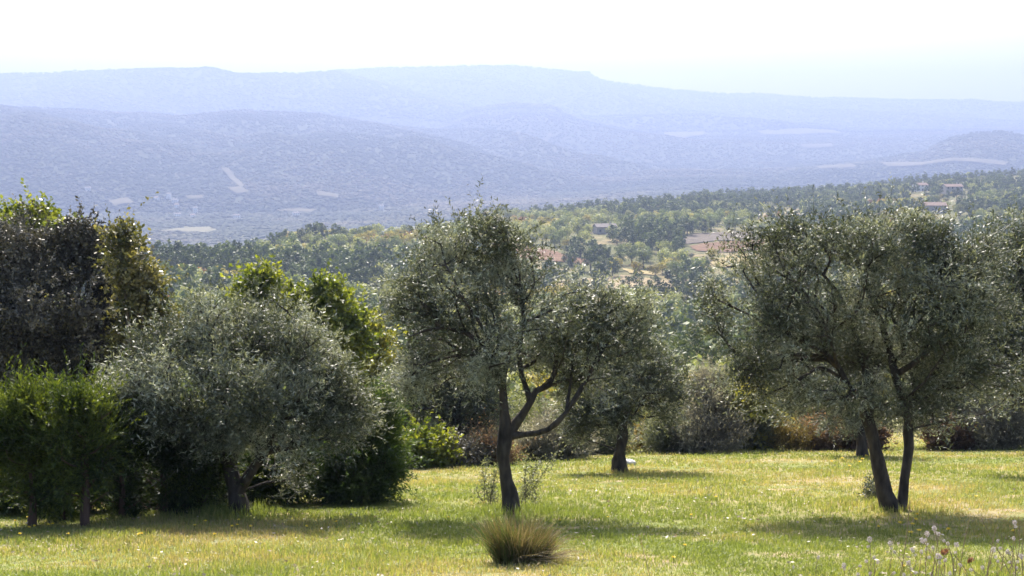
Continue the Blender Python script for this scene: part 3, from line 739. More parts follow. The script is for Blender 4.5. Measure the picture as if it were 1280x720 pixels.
# ------------------------------------------------------------------ grass and things in it
M_GRASS = leaf_material('grass_blade', [(.37,.28,.19), (.31,.265,.14), (.225,.245,.085), (.15,.185,.058)], rough=.5, trans=.5, tcol=(1.35,1.35,.55), spec=.3)
M_TUSS = leaf_material('tussock_blade', [(.32,.27,.18), (.16,.12,.065), (.12,.115,.05), (.085,.125,.04), (.10,.15,.045)], rough=.55, trans=.35, tcol=(1.2,1.1,.6), spec=.3)
def blades(base, h, w, lean, rs, segs=2):
    """bent tapering blades: a quad and a triangle each"""
    n = len(base); a = rs.uniform(0, 2*math.pi, n)
    d = np.stack([np.cos(a), np.sin(a), np.zeros(n)], 1)
    s = np.stack([-np.sin(a + rs.normal(size=n)*.5), np.cos(a), np.zeros(n)], 1) * (w * .5)[:, None]
    up = np.array([0, 0, 1.])
    m = base + up * (h * .58)[:, None] + d * (lean * h * .3)[:, None]
    t = base + up * (h * (1 - .25 * lean))[:, None] + d * (lean * h)[:, None]
    V = np.stack([base - s, base + s, m + s * .75, m - s * .75, t], 1).reshape(-1, 3)
    i = np.arange(n)[:, None] * 5
    return V, np.hstack([i, i+1, i+2, i+3]), np.hstack([i+3, i+2, i+4])

def patch_tint(x, y):
    t = .52 + (fbm(x/2.6, y/2.6, 31, 4) - .5) * 1.9 + (fbm(x/.5, y/.5, 32, 2) - .5) * .5
    t = t - .22 * np.exp(-((y - 24) / 5)**2) * np.clip((fbm(x/4., y/3., 39, 3) - .38) * 4, 0, 1)
    return t + .10 + .20 * np.clip((17 - y) / 3, 0, 1)
def grow_grass(name, n, y0, y1, hm, rs):
    y = y0 * (y1/y0) ** rs.random(n)
    x = rs.uniform(-.58, .58, n) * (y + 1.5)
    k = 6
    x = np.repeat(x, k) + rs.normal(size=n*k) * .035; y = np.repeat(y, k) + rs.normal(size=n*k) * .035
    z = ground(x, y) - .006
    hn = fbm(x/1.4, y/1.4, 35, 3)
    h = hm * (.45 + 1.5 * np.clip(hn - .25, 0, 1) + 1.6 * np.clip(fbm(x/.45, y/.45, 36, 2) - .62, 0, 1)) * rs.uniform(.5, 1.35, len(x))
    tn = patch_tint(x, y)
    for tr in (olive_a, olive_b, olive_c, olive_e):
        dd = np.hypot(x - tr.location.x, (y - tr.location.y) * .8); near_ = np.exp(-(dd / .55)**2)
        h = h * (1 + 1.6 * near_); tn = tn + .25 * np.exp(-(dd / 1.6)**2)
    h = h * np.where(tn < .35, .6, 1.)
    w = (.0035 + .00035 * y) * rs.uniform(.7, 1.3, len(x))
    V, Q, T = blades(np.stack([x, y, z], 1), h, w, np.abs(rs.normal(size=len(x)) * .45), rs)
    tint = np.clip(tn + rs.normal(size=len(x)) * .2, 0, 1)
    return tag(mesh_obj(name, V, [Q, T], M_GRASS, tint=np.repeat(tint, 5)), kind='stuff')
grow_grass('grass', 94000, 9., 45.5, .068, np.random.default_rng(51))

rs = np.random.default_rng(52)
n = 3600     # pale dead leaves and bits of straw lying in the grass
y = 10 * (4.3 ** rs.random(n)); x = rs.uniform(-.55, .55, n) * y
keep = fbm(x/1.8, y/1.8, 71, 3) > .5
x, y = x[keep], y[keep]; n = len(x)
p = np.stack([x, y, ground(x, y) + rs.uniform(.02, .07, n)], 1)
V, Q = leaf_quads(p, unit(rs.normal(size=(n,3)) * np.array([1,1,.3])), unit(rs.normal(size=(n,3)) + np.array([0,0,1.])), rs.uniform(.025, .06, n), rs.uniform(.012, .03, n))
M_LITTER = leaf_material('dead_leaf', [(.22,.15,.09), (.34,.28,.20), (.46,.42,.34)], rough=.5, trans=.2, tcol=(1.2,1.1,.9))
tag(mesh_obj('leaf_litter', V, Q, M_LITTER, tint=np.repeat(rs.random(n), 4)), kind='stuff')
# reddish fallen leaves under the cypress row
n = 1500
x = rs.uniform(-7.4, -3.6, n); y = rs.uniform(17.5, 23, n)
p = np.stack([x, y, ground(x, y) + rs.uniform(.02, .08, n)], 1)
V, Q = leaf_quads(p, unit(rs.normal(size=(n,3)) * np.array([1,1,.3])), unit(rs.normal(size=(n,3)) + np.array([0,0,1.])), rs.uniform(.05, .1, n), rs.uniform(.03, .06, n))
M_REDLEAF = leaf_material('red_dead_leaf', [(.22,.09,.05), (.32,.16,.09), (.40,.27,.17)], rough=.6, trans=.2, tcol=(1.2,1.0,.8))
tag(mesh_obj('leaf_litter', V, Q, M_REDLEAF, tint=np.repeat(rs.random(n), 4)), kind='stuff')

# the tussock
rs = np.random.default_rng(53)
b0 = P(650, 703, float(hit(650, 703, 9., 30.)[1])); b0[2] = float(ground(b0[:1], b0[1:2])[0])
n = 2600
a = rs.uniform(0, 2*math.pi, n); r = rs.random(n) ** .6
q = np.stack([np.cos(a)*r*.23, np.sin(a)*r*.17, np.full(n, -.01)], 1)
q[:, 2] += ground(q[:, 0] + b0[0], q[:, 1] + b0[1]) - b0[2]
Lh = rs.uniform(.30, .56, n) * np.where(q[:, 0] < .05, 1., .85); d = unit(np.stack([np.cos(a)*r*.30 + rs.normal(size=n)*.13 + .03, np.sin(a)*r*.30 + rs.normal(size=n)*.13, np.full(n, 1.)], 1))
wild = (rs.random(n) < .07) | ((q[:, 0] > .16) & (rs.random(n) < .3))
d[wild] = unit(d[wild] + np.array([.5, 0, -.25]) + rs.normal(size=(wild.sum(), 3)) * .45 * np.array([1, 1, .3])); d[:, 2] = np.maximum(d[:, 2], .12); d = unit(d)
Lh = Lh * (.75 + .5 * noise2(q[:, 0]*9 + 5, q[:, 1]*9, 12))
side = unit(np.cross(d, rs.normal(size=(n, 3))))
hor = d * np.array([1, 1, 0])
VV = []
for s, wd in ((0, 1), (.4, .9), (.75, .6), (1., .08)):
    c = q + d * (Lh*s)[:, None] + hor * (Lh * s*s * .35)[:, None] - np.array([0, 0, 1.]) * (Lh * s*s*s * .22)[:, None]
    VV += [c - side * (.0026*wd), c + side * (.0026*wd)]
V = np.stack(VV, 1).reshape(-1, 3)
i = np.arange(n)[:, None] * 8
Q = np.concatenate([np.hstack([i+2*k, i+2*k+1, i+2*k+3, i+2*k+2]) for k in range(3)])
tv = np.clip(.40 + .35*(q[:, 0] < -.06) * rs.random(n) + rs.normal(size=n)*.24, 0, 1)
tv[wild] = rs.uniform(0, .2, wild.sum())
o = mesh_obj('grass_tussock', V, Q, M_TUSS, tint=np.repeat(tv, 8), loc=b0)
tag(o, 'tan and green grass tussock standing before the central olive', 'grass tussock')

# pale stone at the smaller olive
import bmesh
def lump(r, seed, sub=3):
    bm = bmesh.new(); bmesh.ops.create_icosphere(bm, subdivisions=sub, radius=1)
    V = np.array([v.co[:] for v in bm.verts]); Fc = np.array([[v.index for v in f.verts] for f in bm.faces]); bm.free()
    k = 1 + (noise3(V[:,0]*1.6+seed, V[:,1]*1.6, V[:,2]*1.6, seed) - .5) * .5 + (noise3(V[:,0]*5, V[:,1]*5, V[:,2]*5, seed) - .5) * .14
    return V * k[:, None] * np.array(r), Fc
M_STONE = simple_material('pale_stone', (.38,.36,.32), (.58,.56,.52), scale=14, bump=.6)
b = P(786, 588, 27.6); b[2] = float(ground(b[:1], b[1:2])[0]) + .05
V, Fc = lump((.15, .11, .075), 4)
tag(mesh_obj('stone', V, Fc, M_STONE, loc=b, smooth=True), 'pale flat stone lying against the trunk of the smaller olive', 'stone')

# dry flower stalks at the bottom of the picture
M_STEM = simple_material('dry_stem', (.16,.11,.06), (.30,.23,.14), scale=30, bump=.2)
M_HEAD = leaf_material('woolly_head', [(.34,.29,.27), (.52,.47,.45), (.70,.66,.65)], rough=.8, trans=.25, tcol=(1.05,1.0,1.0), spec=.1)
M_POD = leaf_material('brown_pod', [(.16,.07,.035), (.24,.12,.06), (.33,.19,.11)], rough=.6, trans=.25, tcol=(1.2,1,.8))
M_YFLOW = leaf_material('yellow_petal', [(.55,.42,.02), (.68,.52,.03), (.75,.62,.06)], rough=.5, trans=.4, tcol=(1.2,1.1,.4))
M_GSTEM = simple_material('green_stem', (.06,.10,.02), (.11,.15,.04), scale=30, bump=.1)
def stalk(u, v, Y, rs, r=.0035, bend=.04, lean=None):
    t = P(u, v, Y); x, yy = t[0] + (rs.normal()*.06 if lean is None else lean), Y + rs.normal()*.06
    b = np.array([x, yy, float(ground(np.array([x]), np.array([yy]))[0])])
    s = np.linspace(0, 1, 9)[:, None]
    pts = b + (t - b) * s + np.array([rs.normal()*bend, rs.normal()*bend, 0]) * np.sin(s * math.pi)
    V, Q = tube(pts - b, np.linspace(r, r*.55, 9), 5)
    return b, t - b, unit(pts[-1] - pts[-2]), V, Q
def tuft_head(c, d, length, rad, n, rs):
    s = rs.random(n); a = rs.uniform(0, 2*math.pi, n)
    e1 = unit(np.cross(d, [.3, .9, .1])); e2 = np.cross(d, e1)
    rr = rad * np.sqrt(np.sin(np.clip(s, .05, .95) * math.pi)) * rs.uniform(.4, 1, n)
    rd = np.cos(a)[:, None] * e1 + np.sin(a)[:, None] * e2
    p = c + d * ((s - .45) * length)[:, None] + rd * rr[:, None]
    return leaf_quads(p, unit(rd + d * .5 + rs.normal(size=(n,3))*.5), unit(rs.normal(size=(n,3))), rad*.9, rad*.5)
Z6 = lambda x, y: (980 + x / 4.267, 600 + y / 4.267)
heads = [(457,320),(567,340),(803,262),(763,290),(740,325),(825,290),(853,325),(480,415),(320,460),(405,460),(440,435),(590,385),(665,445),(686,375),(733,385),(758,370),
         (795,362),(820,410),(835,415),(860,430),(773,415),(920,348),(875,342),(940,455),(885,500),(785,505),(585,497),(1115,375),(1140,325),(1155,365),(1193,385),(1230,228),(1225,315),
         (1265,410),(1140,435),(183,413),(1000,480),(500,440),(460,500),(300,505),(395,505),(640,505),(700,495),(1060,470),(1240,470),(1200,440)]
big = {0,1,2,3,4,8,12,13,17,21,27,30,31,33}
for k, (hx, hy) in enumerate(heads):
    rs = np.random.default_rng(600 + k); u, v = Z6(hx, hy)
    Y = rs.uniform(9.6, 11.6)
    b, t, d, V, Q = stalk(u, v, Y, rs)
    if k in big:
        root = thing('seed_stalk', 'dry stalk with a thick white woolly seed head in the front patch', 'dry flower', b, 'white-headed stalks of the front patch')
    else:
        root = thing('seed_stalk', 'thin dry stalk with a small greyish seed head in the front patch', 'dry flower', b, 'small grey-headed stalks of the front patch')
    mesh_obj('stem', V, Q, M_STEM, parent=root, smooth=True)
    sc = .85 if k in big else .6
    HV, HQ = tuft_head(t, d, sc*.044, .015*sc, 110, rs); tt = [rs.random(110)]
    if k in big:
        e = t - d * .05 + rs.normal(size=3)*.012
        v2, q2 = tuft_head(e, d, .022, .009, 60, rs); HQ = np.vstack([HQ, q2 + len(HV)]); HV = np.vstack([HV, v2]); tt.append(rs.random(60))
    mesh_obj('seed_head', HV, HQ, M_HEAD, tint=np.repeat(np.concatenate(tt), 4), parent=root)
for k, (hx, hy, lab) in enumerate([(852,388,'dry stalk with a split brown pod among the thickest white seed heads'), (982,432,'dry stalk with an upturned brown pod, on its own beside the white-headed stalks')]):
    rs = np.random.default_rng(700 + k); u, v = Z6(hx, hy)
    b, t, d, V, Q = stalk(u, v, 10.2, rs)
    root = thing('pod_stalk', lab, 'dry flower', b); mesh_obj('stem', V, Q, M_STEM, parent=root, smooth=True)
    dd = unit(np.array([.5, 0, .85]) + rs.normal(size=(26, 3)) * np.array([.35, .3, .2]))
    HV, HQ = leaf_quads(np.repeat((t - np.array([.005, 0, .02]))[None], 26, 0), dd, unit(rs.normal(size=(26, 3))), rs.uniform(.04, .075, 26), .018)
    mesh_obj('pod', HV, HQ, M_POD, tint=np.repeat(rs.random(26), 4), parent=root)
for k, (hx, hy, ln) in enumerate([(672,112,-.08), (996,190,-.05), (1050,200,.22), (1130,258,-.05), (1160,285,.02), (1182,292,.05), (1250,196,.01), (1276,285,.0), (905,395,.15), (1095,330,.25)]):
    rs = np.random.default_rng(730 + k); u, v = Z6(hx, hy)
    b, t, d, V, Q = stalk(u, v, rs.uniform(10.5, 11.6), rs, r=.0042, bend=.015, lean=ln)
    tag(mesh_obj('dry_stalk', V, Q, M_STEM, loc=b, smooth=True), 'bare straw-coloured stalk without a head, sticking up among the seed heads', 'dry stalk', 'bare stalks of the front patch')
rs = np.random.default_rng(760)
b, t, d, V, Q = stalk(800, 672, 10.2, rs, r=.003, bend=.03, lean=.12)
root = thing('seed_stalk', 'lone slender reddish stalk standing apart right of the grass tussock', 'dry flower', b)
mesh_obj('stem', V, Q, M_STEM, parent=root, smooth=True)
HV, HQ = tuft_head(t - d*.03, d, .10, .008, 70, rs)
mesh_obj('seed_head', HV, HQ, M_POD, tint=np.repeat(rs.random(70), 4), parent=root)

def daisy(u, v, hgt, rs, label, group, size=.022):
    Y = hit(u, v + 3, 9., 46.)[1] * .985
    t = P(u, v, Y); b = np.array([t[0] + rs.normal()*.01, Y, 0]); b[2] = float(ground(b[:1], b[1:2])[0])
    t[2] = max(t[2], b[2] + .07)
    root = thing('yellow_flower', label, 'wildflower', b, group)
    s = np.linspace(0, 1, 5)[:, None]
    V, Q = tube((t - b) * s, np.linspace(.004, .003, 5), 4)
    mesh_obj('stem', V, Q, M_GSTEM, parent=root)
    n = 18; a = np.arange(n) * 2*math.pi/n
    dd = unit(np.stack([np.cos(a), np.sin(a), rs.uniform(.1, .9, n)], 1) + rs.normal(size=(n,3))*.1)
    V, Q = leaf_quads(np.repeat((t-b)[None], n, 0), dd, np.tile([0,0,1.], (n,1)), size * (Y/18)**.5 * 1.2, size*.6)
    mesh_obj('flower_head', V, Q, M_YFLOW, tint=np.repeat(rs.random(n), 4), parent=root)
rs = np.random.default_rng(55)
for hx, hy in [(710,187),(703,215),(620,233),(685,242),(720,280),(675,293),(877,273),(1222,282)]:
    daisy(*Z6(hx, hy), .1, rs, 'yellow flower in the shade just before the two trunks', 'yellow flowers before the two trunks', .03)
for hx, hy in [(58,640),(105,625),(130,660),(110,665),(182,655),(197,652),(520,690),(255,690),(530,688),(75,690)]:
    daisy(hx/3, 440+hy/3, .1, rs, 'yellow flower at the foot of the clipped cypress row', 'yellow flowers along the cypress row')
for hx, hy in [(730,657),(770,640),(870,660),(895,635),(890,655),(940,660),(805,690),(1150,660),(1260,640)]:
    daisy(hx/3, 440+hy/3, .1, rs, 'yellow flower under the low boughs of the silvery olive', 'yellow flowers under the silvery olive')
for u, v in [(1040,577),(1053,573),(1062,583),(1075,578),(1083,570),(1078,574)]:
    daisy(u, v, .1, rs, 'yellow flower beyond the twin-trunk olive, in the far strip of shade', 'yellow flowers beyond the two trunks', .03)
for u, v in [(864,645),(760,648),(856,685),(842,700),(1098,660),(1026,648),(930,602),(895,622),(560,648),(700,652),(1220,622),(1130,712)]:
    daisy(u, v, .1, rs, 'single yellow flower out in the open grass', 'yellow flowers scattered over the open meadow')

# ------------------------------------------------------------------ the wooded slope beyond the meadow
M_H_OAK = leaf_material('slope_oak', [(0.078,0.100,0.043), (0.143,0.173,0.065), (0.228,0.254,0.100)], rough=.6, trans=.25, tcol=(1.4,1.4,.6), obj_rand=.3, spec=.2)
M_H_PALE = leaf_material('slope_pale_oak', [(0.131,0.149,0.067), (0.238,0.252,0.108), (0.348,0.348,0.162)], rough=.6, trans=.3, tcol=(1.4,1.4,.6), obj_rand=.3, spec=.2)
M_H_YEL = leaf_material('slope_yellow_tree', [(0.150,0.136,0.034), (0.259,0.221,0.050), (0.362,0.305,0.078)], rough=.6, trans=.3, tcol=(1.3,1.3,.5), obj_rand=.3, spec=.2)
M_H_ORA = leaf_material('slope_orange_tree', [(0.146,0.090,0.036), (0.235,0.140,0.054), (0.315,0.202,0.084)], rough=.6, trans=.3, tcol=(1.3,1.1,.6), obj_rand=.25, spec=.2)
M_H_PINE = leaf_material('slope_pine', [(.055,.072,.034), (.092,.115,.046), (.15,.175,.066)], rough=.6, trans=.18, tcol=(1.4,1.5,.6), obj_rand=.25, spec=.2)
M_H_GREY = leaf_material('slope_grey_shrub', [(0.116,0.124,0.089), (0.186,0.191,0.138), (0.265,0.265,0.195)], rough=.6, trans=.2, tcol=(1.3,1.3,.8), obj_rand=.3, spec=.2)

def proto(shape, nq, seed, lsz):
    """a crown one unit high: clumps of small leaf faces round a trunk; returns V, faces, tint, material index"""
    rs = np.random.default_rng(seed)
    if shape == 'round':
        n = 26; d = unit(rs.normal(size=(n, 3))); c = d * rs.uniform(.15, .33, (n, 1)) * np.array([1.15, 1.15, .95]) + np.array([0, 0, .55]); r = rs.uniform(.10, .19, n)
    elif shape == 'pine':
        n = 30; h = rs.uniform(.22, .95, n); a = rs.uniform(0, 2*math.pi, n); rr = (.34 * (1 - (h-.22)/.78) ** .6 + .03) * rs.uniform(.4, 1, n)
        c = np.stack([np.cos(a)*rr, np.sin(a)*rr, h], 1); r = rs.uniform(.07, .14, n) * (1.15 - .6*h)*1.2
    elif shape == 'spire':
        n = 26; h = rs.uniform(.06, .97, n); a = rs.uniform(0, 2*math.pi, n); rr = .085 * np.sin(np.clip(h, .1, 1) * 2.6 + .2) * rs.uniform(.3, 1, n)
        c = np.stack([np.cos(a)*rr, np.sin(a)*rr, h], 1); r = np.full(n, .07) * (1.2 - .8*h)
    else:
        n = 14; d = unit(rs.normal(size=(n, 3))); c = d * rs.uniform(.2, .5, (n, 1)) * np.array([1.2, 1.2, .6]) + np.array([0, 0, .42]); r = rs.uniform(.16, .27, n)
    k = rs.choice(n, nq, p=r**2 / (r**2).sum())
    d = unit(rs.normal(size=(nq, 3)) + np.array([0, 0, .25]))
    p = c[k] + d * (r[k] * rs.uniform(.6, 1.12, nq))[:, None]
    p[:, 2] = np.maximum(p[:, 2], .03)
    nr = unit(d + rs.normal(size=(nq, 3)) * .45)
    tg = unit(np.cross(nr, rs.normal(size=(nq, 3))))
    s = lsz * rs.uniform(.6, 1.4, nq)
    V, Q = leaf_quads(p - tg * s[:, None] * .5, tg, nr, s, s * .75)
    t = np.repeat(np.clip(.5 + (rs.random(n)[k] - .5) * .7 + rs.normal(size=nq) * .15, 0, 1), 4)
    tv, tq = tube(np.array([[0, 0, -.06], [.01, 0, .25], [0, .01, .55]]), [.035, .026, .012], 6)
    tq = tq + len(V)
    return np.vstack([V, tv]), np.vstack([Q, tq]), np.concatenate([t, np.full(len(tv), .5)]), np.concatenate([np.zeros(len(Q)), np.ones(len(tq))])

SPECIES = {   # name, shape, material, height range, wording
    'oak':    ('oak_tree', 'round', M_H_OAK, (4.6, 7.4), 'round dark olive-green oak'),
    'pale':   ('pale_oak', 'round', M_H_PALE, (4.2, 7.0), 'pale grey-green round oak'),
    'yellow': ('yellowing_tree', 'round', M_H_YEL, (3.4, 5.6), 'yellowing broadleaf tree'),
    'orange': ('orange_tree', 'round', M_H_ORA, (2.8, 4.8), 'rust-orange autumn tree'),
    'pine':   ('pine_tree', 'pine', M_H_PINE, (5.4, 9.0), 'dark bluish-green pine'),
    'shrub':  ('shrub', 'low', M_H_GREY, (1.4, 2.8), 'low grey-green shrub'),
}
rs = np.random.default_rng(77)
for hp, hv in (([(736,276),(776,276),(780,294),(736,296)], (756,292)), ([(1174,229),(1212,229),(1212,247),(1174,247)], (1190,242)), ([(1134,228),(1164,226),(1164,243),(1134,243)], (1150,239)), ([(1150,255),(1192,255),(1192,270),(1150,270)], (1168,266))):
    FIELDS_PX.append((np.array(hp + [(hp[0][0], hp[0][1] + 1)], float), float(hit(hv[0], hv[1], 100., 2000.)[1]) + 4))
# candidates
cand = []
cell = {}
def ok_space(x, y, w):
    cx, cy = int(x // 12), int(y // 12)
    for i in (-1, 0, 1):
        for j in (-1, 0, 1):
            for (qx, qy, qw) in cell.get((cx+i, cy+j), ()):
                if (qx-x)**2 + (qy-y)**2 < (.40 * (qw + w))**2: return False
    cell.setdefault((cx, cy), []).append((x, y, w)); return True
N = 26000
us = rs.uniform(-60, 1340, N); yy = 62 * (1720 / 62) ** (rs.random(N) ** .8)
xs = (us - 640) / F * yy
zs = ground(xs, yy)
n1 = fbm(xs/80., yy/80., 81, 3); n2 = fbm(xs/50., yy/50., 82, 3); n3 = rs.random(N); kk = rs.random(N)
sps = []; hs = np.zeros(N); hr = rs.random(N)
for i in range(N):
    y, u, k = yy[i], us[i], kk[i]
    pine = n1[i] > .55 or (u > 770 and 120 < y < 360 and n3[i] < .7) or (y > 950 and u > 560 and n3[i] < .5)
    if pine: sp = 'pine'
    elif n2[i] > .63: sp = 'yellow' if k < .75 else 'orange'
    elif n2[i] < .42: sp = 'shrub' if k < .45 else 'pale'
    else: sp = 'oak' if k < .45 else ('pale' if k < .84 else ('yellow' if k < .95 else 'shrub'))
    lo, hi = SPECIES[sp][3]; sps.append(sp)
    hs[i] = (lo + (hi - lo) * hr[i]) * np.interp(y, [62, 80, 130, 260, 700, 1000], [.4, .55, .95, 1.35, 1.25, 1.05])
ws = hs * np.array([.62 if q == 'pine' else (1.5 if q == 'shrub' else .9) for q in sps])
bad = np.zeros(N, bool)
for poly in FIELDS_XY:
    bad |= pip(xs, yy, poly)
    for p_ in poly: bad |= np.hypot(xs - p_[0], yy - p_[1]) < ws * .3
ubs, vbs = to_px(np.stack([xs, yy, zs], 1)); uts, vts = to_px(np.stack([xs, yy, zs + hs], 1))
for fp, fy in FIELDS_PX:
    for q in (0, .3, .6, .9):
        bad |= (yy < fy) & (kk < .86) & pip(ubs, vbs + (vts - vbs) * q, fp)
for pu, py_, ph in ((812,225,9.5),(826,205,9.),(838,235,12.),(851,190,9.5),(858,245,13.),(872,215,11.5),(885,230,12.5),(895,200,9.),(845,165,6.5),(880,170,7.5),(866,150,6.),(905,245,12.),(800,190,7.)):
    px_ = (pu - 640) / F * py_; pz = float(ground(np.array([px_]), np.array([float(py_)]))[0])
    ok_space(px_, py_, ph * .5); b1, b2 = to_px(np.array([px_, py_, pz])); b3, b4 = to_px(np.array([px_, py_, pz + ph]))
    cand.append((float(py_), px_, pz, 'pine', ph, ph * .6, float(b1), float(b2), float(b4)))
for i in range(N):
    if bad[i] or not ok_space(xs[i], yy[i], ws[i]): continue
    cand.append((yy[i], xs[i], zs[i], sps[i], hs[i], ws[i], float(ubs[i]), float(vbs[i]), float(vts[i])))
cand.sort()
# what can be seen, front to back, on a coarse grid
BUF = np.zeros((180, 340), bool)      # cells of 4 px; column 0 is u = -40
def ell(u, v, ru, rv):
    jj = np.arange(max(0, int((u-ru+40)/4)), min(340, int((u+ru+40)/4)+1)); ii = np.arange(max(0, int((v-rv)/4)), min(180, int((v+rv)/4)+1))
    if len(jj) == 0 or len(ii) == 0: return None
    J, I = np.meshgrid(jj, ii); m = ((J*4-38-u)/max(ru, 2.2))**2 + ((I*4+2-v)/max(rv, 2.2))**2 <= 1
    return I[m], J[m]
for bl in (A_BLOBS, B_BLOBS, C_BLOBS, D_BLOBS, E_BLOBS, HB, IB, JB, LB, MB, NB, OB, QB, JB2, PB):
    for b in bl:
        e = ell(b[0], b[1], b[2]*.92, b[3]*.92)
        if e is not None: BUF[e] = True
BUF[int(555/4):, :] = True
seen = []
for c in cand:
    y, x, z, sp, h, w, ub, vb, vt = c
    e = ell(ub, (vb+vt)/2, w*.5*F/y, (vb-vt)/2)
    vis = 0
    if e is not None and len(e[0]):
        inside = (e[1] >= 10) & (e[1] < 330)
        vis = int((~BUF[e] & inside).sum()); BUF[e] = True
        frac = vis / len(e[0])
        if frac < .2: vis = 0
    seen.append(vis * 16 if vis else 0)
seen = np.array(seen)
order = np.argsort(-seen)
LIMIT = {'oak': 190, 'pale': 130, 'yellow': 90, 'orange': 50, 'pine': 190, 'shrub': 60}
count = {k: 0 for k in LIMIT}; single = set()
for i in order:
    if seen[i] <= 0: break
    sp = cand[i][3]
    if count[sp] < LIMIT[sp]: count[sp] += 1; single.add(int(i))

def zone(u, y):
    if y < 220: return 'in the hollow just beyond the meadow edge'
    if y < 515:
        if u < 480: return 'on the lower slope between silvery olive and central olive'
        if u < 690: return 'on the lower slope behind the central olive crown'
        if u < 905: return 'in the wood below the tan field'
        return 'on the lower slope behind the twin-trunk olive'
    if u < 480: return 'on the slope shoulder above the hamlet'
    if u < 690: return 'near the red field behind the central olive top'
    if u < 905: return 'on the upper slope around the lone pale farmhouse'
    return 'on the upper slope near the hilltop farmhouses'

PROTO = {}
def proto_obj(sp, near, var):
    key = (sp, near, var)
    if key not in PROTO:
        nm, shape, m, _, _ = SPECIES[sp]
        PROTO[key] = proto(shape, {0: 920, 1: 5200}[near] if shape != 'low' else {0: 850, 1: 2600}[near], hash((sp == 'pine', near, var)) % 9999 + len(sp) * 7, {0: .066, 1: .026}[near] * (1.3 if shape == 'low' else 1))
    return PROTO[key]
MESH = {}
for i in sorted(single):
    y, x, z, sp, h, w, ub, vb, vt = cand[i]
    near = 1 if y < 270 else 0; var = i % 4
    nm, shape, m, _, word = SPECIES[sp]
    lab = word + ' ' + zone(ub, y)
    key = (sp, near, var)
    if key not in MESH:
        V, Q, t, mi = proto_obj(sp, near, var)
        o = mesh_obj(nm, V, Q, [m, M_TWIG], tint=t, midx=mi); MESH[key] = o
    else:
        o = MESH[key].copy(); C.objects.link(o)
    f = h * rs.uniform(.9, 1.15)
    o.location = (x, y, z - .05 * h); o.scale = (f, f, h); o.rotation_euler = (0, 0, rs.uniform(0, 6.28))
    tag(o, lab, 'shrub' if sp == 'shrub' else 'tree', word + 's ' + zone(ub, y))

def merged(name, items, lowp, m):
    VV, QQ, TT, off = [], [], [], 0
    for (x, y, z, h, r, v) in items:
        V, Q, t = lowp[v]
        c, s = math.cos(r), math.sin(r)
        W_ = np.stack([(V[:, 0]*c - V[:, 1]*s) * h, (V[:, 0]*s + V[:, 1]*c) * h, V[:, 2] * h], 1) + np.array([x, y, z])
        VV.append(W_); QQ.append(Q + off); TT.append(np.clip(t + ((x*7.13 + y*3.7) % 1 - .5) * .5, 0, 1)); off += len(V)
    if VV: tag(mesh_obj(name, np.vstack(VV), np.vstack(QQ), m, tint=np.concatenate(TT)), kind='stuff')
for sp in SPECIES:
    nm, shape, m, _, word = SPECIES[sp]
    lowp = [proto(shape, 230, 900 + v, .12)[:3] for v in range(3)]
    items = [(c[1], c[0], c[2] - .05*c[4], c[4], rs.uniform(0, 6.28), i % 3) for i, c in enumerate(cand) if i not in single and c[3] == sp]
    merged('woods', items, lowp, m)
print('hill trees', len(cand), 'single', count)

# a cypress spire and pines on the left shoulder
M_SPIRE = leaf_material('spire_cypress', [(.018,.030,.016), (.032,.048,.022), (.05,.07,.03)], rough=.6, trans=.1, spec=.2)
SV = proto('spire', 900, 5, .05)
for (u, v, yb, h, lab) in [(394,290,620,10.5,'dark pencil-thin cypress standing on the shoulder above the valley')]:
    p = P(u, v, yb); z = float(ground(p[:1], p[1:2])[0])
    o = mesh_obj('cypress_spire', SV[0], SV[1], [M_SPIRE, M_TWIG], tint=SV[2], midx=SV[3], loc=(p[0], yb, z)); o.scale = (h, h, h)
    tag(o, lab, 'cypress')

# ------------------------------------------------------------------ woods on the far hills: far too many to count
def far_woods(name, n, y0, y1, r0, r1, seed, m, thr):
    rs = np.random.default_rng(seed)
    bm = bmesh.new(); bmesh.ops.create_icosphere(bm, subdivisions=1, radius=1)
    IV = np.array([v.co[:] for v in bm.verts]); IF = np.array([[v.index for v in f.verts] for f in bm.faces]); bm.free()
    u = rs.uniform(-80, 1360, n); y = y0 * (y1/y0) ** rs.random(n); x = (u - 640) / F * y
    mask = fbm(x/260., y/260., seed, 4) + .12 * (rs.random(n) - .5) > thr
    for poly in FAR_XY:
        mask &= ~pip(x, y, poly)
    uu = 640 + F * x / y
    mask &= (y > 2000) | (uu < 470)
    x, y = x[mask], y[mask]; n = len(x)
    z = ground(x, y) - 3.
    r = rs.uniform(r0, r1, n)
    V = IV[None] * r[:, None, None] * rs.uniform(.7, 1.3, (n, len(IV), 1)) * np.array([1.3, 1.3, .6])
    V = V + np.stack([x, y, z + r * .7], 1)[:, None]
    Fc = IF[None] + (np.arange(n) * len(IV))[:, None, None]
    t = np.clip(fbm(x/90., y/90., seed+3, 2) * .9 + fbm(x/420., y/420., seed+5, 3) * 2.0 - .95 + rs.normal(size=n) * .12, 0, 1)
    tag(mesh_obj(name, V.reshape(-1, 3), Fc.reshape(-1, 3), m, tint=np.repeat(t, len(IV)), smooth=True), kind='stuff')
M_FAR = leaf_material('far_woods', [(.036,.050,.026), (.060,.068,.033), (.125,.105,.058)], rough=.8, trans=.1, spec=.1)
far_woods('forest', 130000, 1250, 6200, 2.4, 4.6, 301, M_FAR, .06)
far_woods('forest', 26000, 6000, 9700, 5, 9.5, 302, M_FAR, .12)

